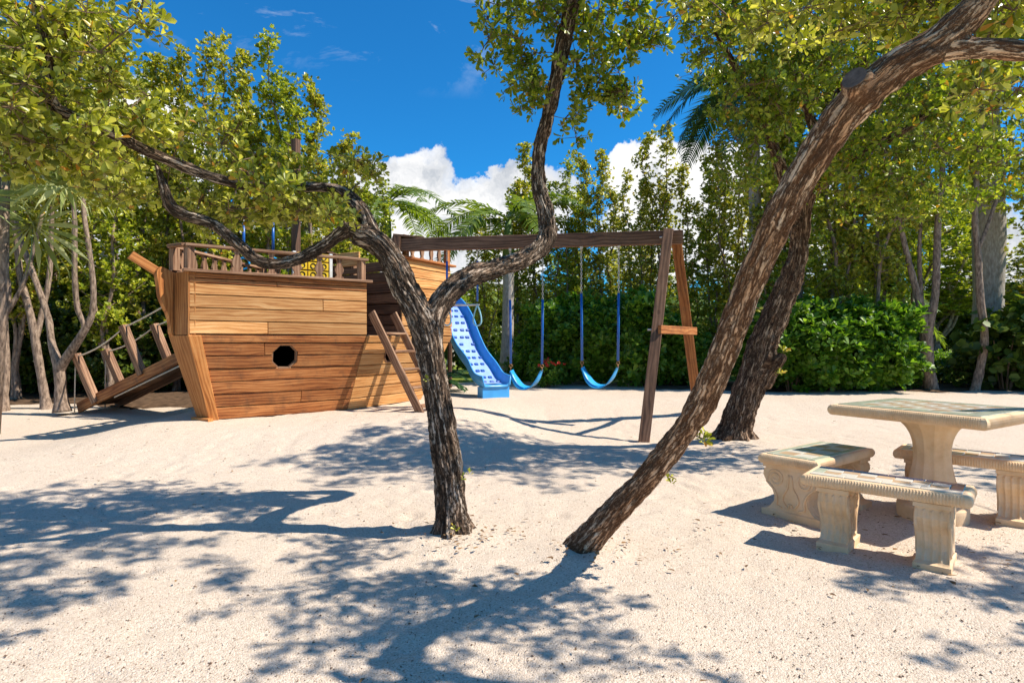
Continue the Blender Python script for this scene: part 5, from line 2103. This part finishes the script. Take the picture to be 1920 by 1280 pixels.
# ------------------------------------------------------------------ SHRUBS AND HEDGES
def make_shrub(name, rx, ry, h, nros, leaf, mat, tmpl, seed, per=7, aspect=1.0, low=0.0):
    random.seed(seed)
    global rng
    keep = rng
    rng = np.random.default_rng(seed)
    root = thing(name, 'shrub', 'shrub', (0, 0, 0))
    d = rand_dir(nros)
    rad = rng.random(nros) ** .33
    lump = np.array([1 + .42 * noise.noise(Vector(v) * 2.3 + Vector((seed, 0, 0))) + .10 * noise.noise(Vector(v) * 6) for v in d])
    zc = h * (.52 + low)
    P = d * (rad * lump)[:, None] * np.array([rx, ry, h * .5])
    P[:, 2] = np.maximum(P[:, 2] + zc, .06)
    A = d * .7 + np.array([0, 0, .75]) + rng.normal(0, .2, (nros, 3))
    V, Fc, npf = rosettes(P, A, per, leaf, tmpl, (.4, 1.3), .05, aspect)
    np_mesh('foliage', V, Fc, npf, mat, root)
    bag = Bag()
    for k in range(9):
        th = k * .7
        e = Vector((math.cos(th) * rx * .55, math.sin(th) * ry * .55, h * .6))
        bag.tube([Vector((e.x * .15, e.y * .15, -.05)), Vector((e.x * .4, e.y * .4, h * .3)), e], [.02, .014, .006], 5, False)
    bag.build('stem', M_STEM, root)
    rng = keep
    return root


SH = {
    'hedge': [make_shrub('hedge_shrub', .95, .8, 1.9, 1500, .15, M_LEAF_HEDGE, T_OBOV, 21), make_shrub('hedge_shrub', .85, .75, 1.75, 1300, .15, M_LEAF_HEDGE, T_OBOV, 22)],
    'dark': [make_shrub('shrub', 1.1, .9, 1.9, 1700, .11, M_LEAF_DARK, T_RHOMB, 23), make_shrub('shrub', 1.0, .9, 1.6, 1500, .10, M_LEAF_DARK, T_RHOMB, 24)],
    'grape': [make_shrub('sea_grape', .9, .8, 1.7, 230, .17, M_LEAF_ROUND, T_ROUND, 25, 4)],
    'low': [make_shrub('low_shrub', .7, .6, .75, 700, .075, M_LEAF_HEDGE, T_OBOV, 26)],
}
first = {}


def shrub(kind, v, px, Y, sc, label, group, cat='shrub', sz=None, rz=None):
    src = SH[kind][v % len(SH[kind])]
    if src.name not in first:
        first[src.name] = True
        o = src
    else:
        o = copy_tree(src)
    o.location = G(px, Y)
    o.rotation_euler = (0, 0, random.uniform(0, 6.28) if rz is None else rz)
    o.scale = (sc, sc, sz or sc)
    props(o, label, cat, group)
    return o


random.seed(5)
HG = 'bright green hedge shrubs'
for i, (px, Y, sc, sz, lab) in enumerate((
        (1050, 14.0, 1.0, 1.05, 'bright hedge shrub between the two swings'), (1120, 13.6, 1.05, 1.12, 'bright hedge shrub behind the far swing seat'),
        (1190, 13.2, 1.0, 1.1, 'bright hedge shrub beside the splayed timber legs'), (1010, 14.6, .7, .75, 'small hedge shrub behind the nearer swing seat'),
        (1250, 13.4, .9, .8, 'hedge shrub seen between the two timber legs'), (1305, 13.2, .8, .62, 'low hedge shrub in the gap right of the timber legs'),
        (1485, 11.9, 1.0, .98, 'bright hedge shrub touching the darker leaning trunk'), (1555, 11.8, 1.05, 1.0, 'bright hedge shrub in the middle of the right hand hedge'),
        (1628, 11.9, 1.0, .95, 'bright hedge shrub behind the left end of the stone table'), (1430, 12.6, .8, .7, 'low hedge shrub glimpsed between the leaning trunks'))):
    shrub('hedge', i, px, Y, sc, lab, HG, 'hedge shrub', sz)
DK = 'dark shrubs under the trees'
darks = [(-40, 11.6, 1.0, 'dark shrub behind the fan palm stems'), (60, 12.2, 1.1, 'dark shrub behind the pale multi-stemmed tree'), (150, 12.4, 1.0, 'dark shrub behind the ramp foot'), (230, 12.3, 1.05, 'dark shrub behind the ramp posts'),
         (310, 12.8, 1.1, 'dark shrub between the ramp and the bow'), (400, 13.8, 1.2, 'dark shrub hidden behind the hull'), (890, 19.5, 1.0, 'dark shrub beyond the slide top'),
         (1860, 13.0, .7, 'dark shrub at the foot of the thick palm'), (1950, 12.6, .9, 'dark shrub at the right edge'),
         (20, 13.8, 1.5, 'tall dark shrub in the second row behind the fan palm'), (130, 14.2, 1.5, 'tall dark shrub in the second row behind the ramp foot'), (250, 14.6, 1.5, 'tall dark shrub in the second row behind the bow'), (350, 15.2, 1.5, 'tall dark shrub in the second row behind the bow rail')]
for i, (px, Y, sc, lab) in enumerate(darks):
    shrub('dark', i, px, Y, sc, lab, DK)
for i, (px, Y, sc, lab) in enumerate(((1722, 12.9, .40, 'round leaved sea grape between hedge and forked pale tree'), (1806, 12.6, .45, 'round leaved sea grape behind the table corner'), (1885, 12.0, 1.0, 'round leaved sea grape under the thick palm'), (1960, 11.8, 1.1, 'round leaved sea grape cut by the right edge'))):
    shrub('grape', i, px, Y, sc, lab, 'sea grapes', 'sea grape')
for i, (px, Y, sc, lab) in enumerate(((1415, 13.4, 1.0, 'low shrub in the sun behind the leaning trunks'), (1760, 13.9, 1.0, 'low shrub on the lawn edge behind the table'), (1690, 12.4, .9, 'low shrub at the foot of the right hedge'), (905, 17.4, 1.0, 'low shrub beyond the slide'), (985, 15.4, .9, 'low shrub beside the pale palm trunk'))):
    shrub('low', i, px, Y, sc, lab, 'low shrubs at the lawn edge')
# far undergrowth closing the view under the crowns
for i in range(26):
    px = -120 + i * 86 + random.uniform(-25, 25)
    shrub('dark', i, px, random.uniform(40, 46), random.uniform(2.4, 3.4), 'dark shrub massed along the far side of the lawn', 'shrubs along the far side of the lawn')

# shrub with red flowers by the nearer swing
fs_ = make_shrub('flowering_shrub', .4, .35, .6, 260, .08, M_LEAF_HEDGE, T_OBOV, 31)
fs_.location = G(1027, 12.9)
fs_.rotation_euler = (0, 0, 0)
props(fs_, 'small shrub with red flowers at the foot of the hedge by the swing', 'shrub')
rng_ = np.random.default_rng(3)
P = rng_.normal(0, 1, (12, 3)) * np.array([.10, .06, .05]) + np.array([0, -.38, .52])
V, Fc, npf = rosettes(P, np.tile([[0, -.6, 1.]], (12, 1)), 8, .05, T_OBOV)
props(np_mesh('flower', V, Fc, npf, M_RED, fs_, local=True), kind='stuff')


# ------------------------------------------------------------------ PALMS
def frond_mesh(L, droop, nl, ll, mat, seed, vee=.5):
    """a feather frond along +X from the origin, arching down"""
    r = random.Random(seed)
    path = []
    n = 14
    for i in range(n + 1):
        t = i / n
        path.append(Vector((L * (t - .18 * droop * t * t), 0, L * (.42 * t - droop * .85 * t * t))))
    V, Fc = tube_arrays(path, [.022 * (1 - .85 * i / n) + .004 for i in range(n + 1)], 5, False)
    for k in range(nl):
        t = .12 + .88 * (k + .5) / nl
        i = min(n - 1, int(t * n))
        p = path[i].lerp(path[i + 1], t * n - i)
        d = (path[i + 1] - path[i]).normalized()
        l = ll * (math.sin(PI * (.12 + .80 * t)) ** .7) * r.uniform(.85, 1.1)
        for s in (-1, 1):
            out = (Vector((0, s, 0)) * .85 + d * .55 + Vector((0, 0, vee * r.uniform(.2, 1.0) - .15))).normalized()
            q1 = p + out * l * .5 + Vector((0, 0, -.03 * l))
            q2 = p + out * l + Vector((0, 0, -.28 * l))
            w = d * (.030 + .014 * (1 - t))
            o = len(V)
            V += [p - w * .5, p + w * .5, q1 + w * .8, q1 - w * .8, q2]
            Fc += [(o, o + 1, o + 2, o + 3), (o + 3, o + 2, o + 4)]
    me = bpy.data.meshes.new('frond')
    me.from_pydata([tuple(v) for v in V], [], Fc)
    me.materials.append(mat)
    return me


def royal_palm(px, Y, trunk_h, r, label, fm, nf=13, seed=1, tilt=(.2, 1.2), bulge=0.0):
    random.seed(seed)
    base = G(px, Y)
    t = thing('royal_palm', label, 'palm', base, 'palms beyond the trees')
    path, rad = [], []
    n = 40
    for i in range(n + 1):
        z = -.1 + (trunk_h + .1) * i / n
        path.append(base + Vector((.05 * math.sin(z * .5), 0, z)))
        rr = r * (1.25 - .35 * min(1, i / n * 3) + bulge * math.exp(-((i / n - .55) / .22) ** 2) - .15 * i / n)
        rad.append(rr * (1.0 + (.02 if i % 2 else -.0)))
    bag = Bag()
    bag.tube(path, rad, 14)
    bag.build('trunk', M_BARK_PALM, t, False)
    bag = Bag()
    tp = path[-1]
    bag.tube([tp + Vector((0, 0, -.02)), tp + Vector((0, 0, .4)), tp + Vector((0, 0, 1.0))], [r * .85, r * .8, r * .35], 12)
    bag.build('crownshaft', simple('crownshaft_green', (.10, .16, .04), .5), t, False)
    for k in range(nf):
        o = bpy.data.objects.new('frond', fm[k % len(fm)])
        o.parent = t
        o.location = tp + Vector((0, 0, .95)) - base
        o.rotation_euler = (random.uniform(-.25, .25), random.uniform(*tilt) - .9, k * 2.4 + random.uniform(-.2, .2))
        COL.objects.link(o)
    return t


FM = [frond_mesh(2.6, .75, 46, .55, M_FROND, 1), frond_mesh(2.8, .95, 48, .55, M_FROND, 2)]
FMD = [frond_mesh(2.6, .8, 44, .60, M_FROND_DARK, 3), frond_mesh(2.5, 1.0, 44, .60, M_FROND_DARK, 4)]
royal_palm(950, 15.8, 3.3, .19, 'pale palm trunk standing on the lawn behind the nearer swing', FM, 12, 5, (.5, 1.1))
royal_palm(722, 17.0, 4.0, .17, 'palm with drooping fronds behind the bracket of the swing beam', FM, 12, 6, (.6, 1.3))
royal_palm(1412, 13.8, 6.0, .17, 'dark palm whose drooping fronds hang against the sky right of the swings', FMD, 18, 7, (.4, 1.5))
royal_palm(1850, 13.2, 6.5, .30, 'thick grey ringed palm trunk behind the stone table', FM, 12, 8, (.4, 1.2), .22)
royal_palm(196, 16.0, 4.5, .17, 'pale palm trunk glimpsed between the trees left of the bow', FM, 11, 9, (.4, 1.2))
royal_palm(845, 24.0, 2.2, .16, 'small bushy palm on the lawn beyond the slide', FM, 12, 10, (.5, 1.2))
royal_palm(1620, 20.0, 1.2, .16, 'young palm with arching fronds lit behind the right hand hedge', FM, 12, 11, (.3, 1.0))
royal_palm(1340, 21.0, 1.0, .16, 'young palm seen through the gap right of the timber legs', FM, 12, 12, (.3, 1.0))


def fan_mesh(R, nseg, mat, seed):
    r = random.Random(seed)
    V, Fc = [], []
    for k in range(nseg):
        a = -2.3 + 4.6 * k / (nseg - 1)
        L = R * (1 - .12 * abs(a) / 2.3) * r.uniform(.93, 1.05)
        d = Vector((math.cos(a), math.sin(a), 0))
        s = Vector((-math.sin(a), math.cos(a), 0))
        o = len(V)
        w = R * .027
        z = .03 * (1 if k % 2 else -1)
        V += [d * .03, d * L * .55 + s * w + Vector((0, 0, -.02 + z)), d * L * .55 - s * w + Vector((0, 0, -.02 - z)), d * L * .85 + s * w * .35 + Vector((0, 0, -.09)), d * L * .85 - s * w * .35 + Vector((0, 0, -.09)),
              d * L * .99 + Vector((0, 0, -.16 - .12 * r.random()))]
        Fc += [(o, o + 2, o + 1), (o + 1, o + 2, o + 4, o + 3), (o + 3, o + 4, o + 5)]
    P = [Vector((-.75, 0, -.02)), Vector((-.35, 0, .03)), Vector((.04, 0, 0))]
    v2, f2 = tube_arrays(P, [.011, .009, .008], 5, False)
    o = len(V)
    V += v2
    Fc += [tuple(i + o for i in f) for f in f2]
    me = bpy.data.meshes.new('fan_frond')
    me.from_pydata([tuple(v) for v in V], [], Fc)
    me.materials.append(mat)
    return me


fan = thing('fan_palm', 'silvery fan palm with spiky round fronds at the left edge', 'palm', G(-15, 7.6))
base = G(-15, 7.6)
bag = Bag()
hub = W(8, 325, 7.4)
bag.tube([base + Vector((0, 0, -.1)), base.lerp(hub, .5) + Vector((.05, 0, 0)), hub], [.08, .065, .06], 10)
bag.build('trunk', M_BARK_BG, fan, False)
FN = [fan_mesh(.80, 24, M_FAN, 1), fan_mesh(.88, 26, M_FAN, 2), fan_mesh(.7, 22, M_FAN, 3)]
random.seed(17)
for k in range(26):
    th = k * 2.4
    el = random.uniform(-.9, 1.1)
    d = Vector((math.cos(th) * math.cos(el), math.sin(th) * math.cos(el), math.sin(el)))
    up = (Vector((0, 0, 1)) - d * d.z)
    up = (up.normalized() + Vector((0, -.5, 0)) * random.random()).normalized()
    s = up.cross(d).normalized()
    up = d.cross(s)
    R = Matrix((d, s, up)).transposed().to_4x4()
    R.translation = hub - base + d * .72
    o = bpy.data.objects.new('fan_frond', FN[k % 3])
    o.parent = fan
    o.matrix_local = R
    COL.objects.link(o)

# cycad-like palm under the slide
cy = thing('cycad', 'low dark cycad growing behind the stern of the ship, next to the slide', 'cycad', G(822, 11.9))
CM = [frond_mesh(.85, .7, 26, .14, M_FROND_DARK, 8), frond_mesh(.75, .9, 26, .13, M_FROND_DARK, 9)]
for k in range(20):
    o = bpy.data.objects.new('frond', CM[k % 2])
    o.parent = cy
    o.location = (0, 0, .12)
    o.rotation_euler = (0, random.uniform(-.8, .2), k * 2.4)
    COL.objects.link(o)
bag = Bag()
bag.tube([G(822, 11.9, -.05), G(822, 11.9, .16)], [.11, .09], 10)
bag.build('trunk', M_STEM, cy)

# fallen leaves on the sand
random.seed(41)
n = 420
P, D, Uv, Ln = [], [], [], []
for i in range(n):
    y = random.uniform(2.0, 9.0)
    x = random.uniform(-.9, .95) * y
    q = random.random()
    if q < .25:
        x, y = random.gauss(2.6, .6), random.gauss(3.7, .5)
    elif q < .42:
        x, y = random.gauss(-.30, .22), random.gauss(3.60, .16)
    elif q < .56:
        x, y = random.gauss(.45, .22), random.gauss(3.28, .14)
    P.append((x, y, ground(x, y) + .022))
    th = random.uniform(0, 6.28)
    D.append((math.cos(th), math.sin(th), random.uniform(-.1, .1)))
    Uv.append((random.gauss(0, .25), random.gauss(0, .25), 1))
    Ln.append(random.uniform(.016, .046))
V, Fc, npf = leaf_arrays(np.array(P), np.array(D), np.array(Uv), np.array(Ln), np.array(Ln) * .9, T_OBOV)
props(np_mesh('fallen_leaves', V, Fc, npf, leaf_mat('leaf_dry', (.12, .07, .035), (.2, .11, .05), (.30, .17, .07), .1, .8)), kind='stuff')
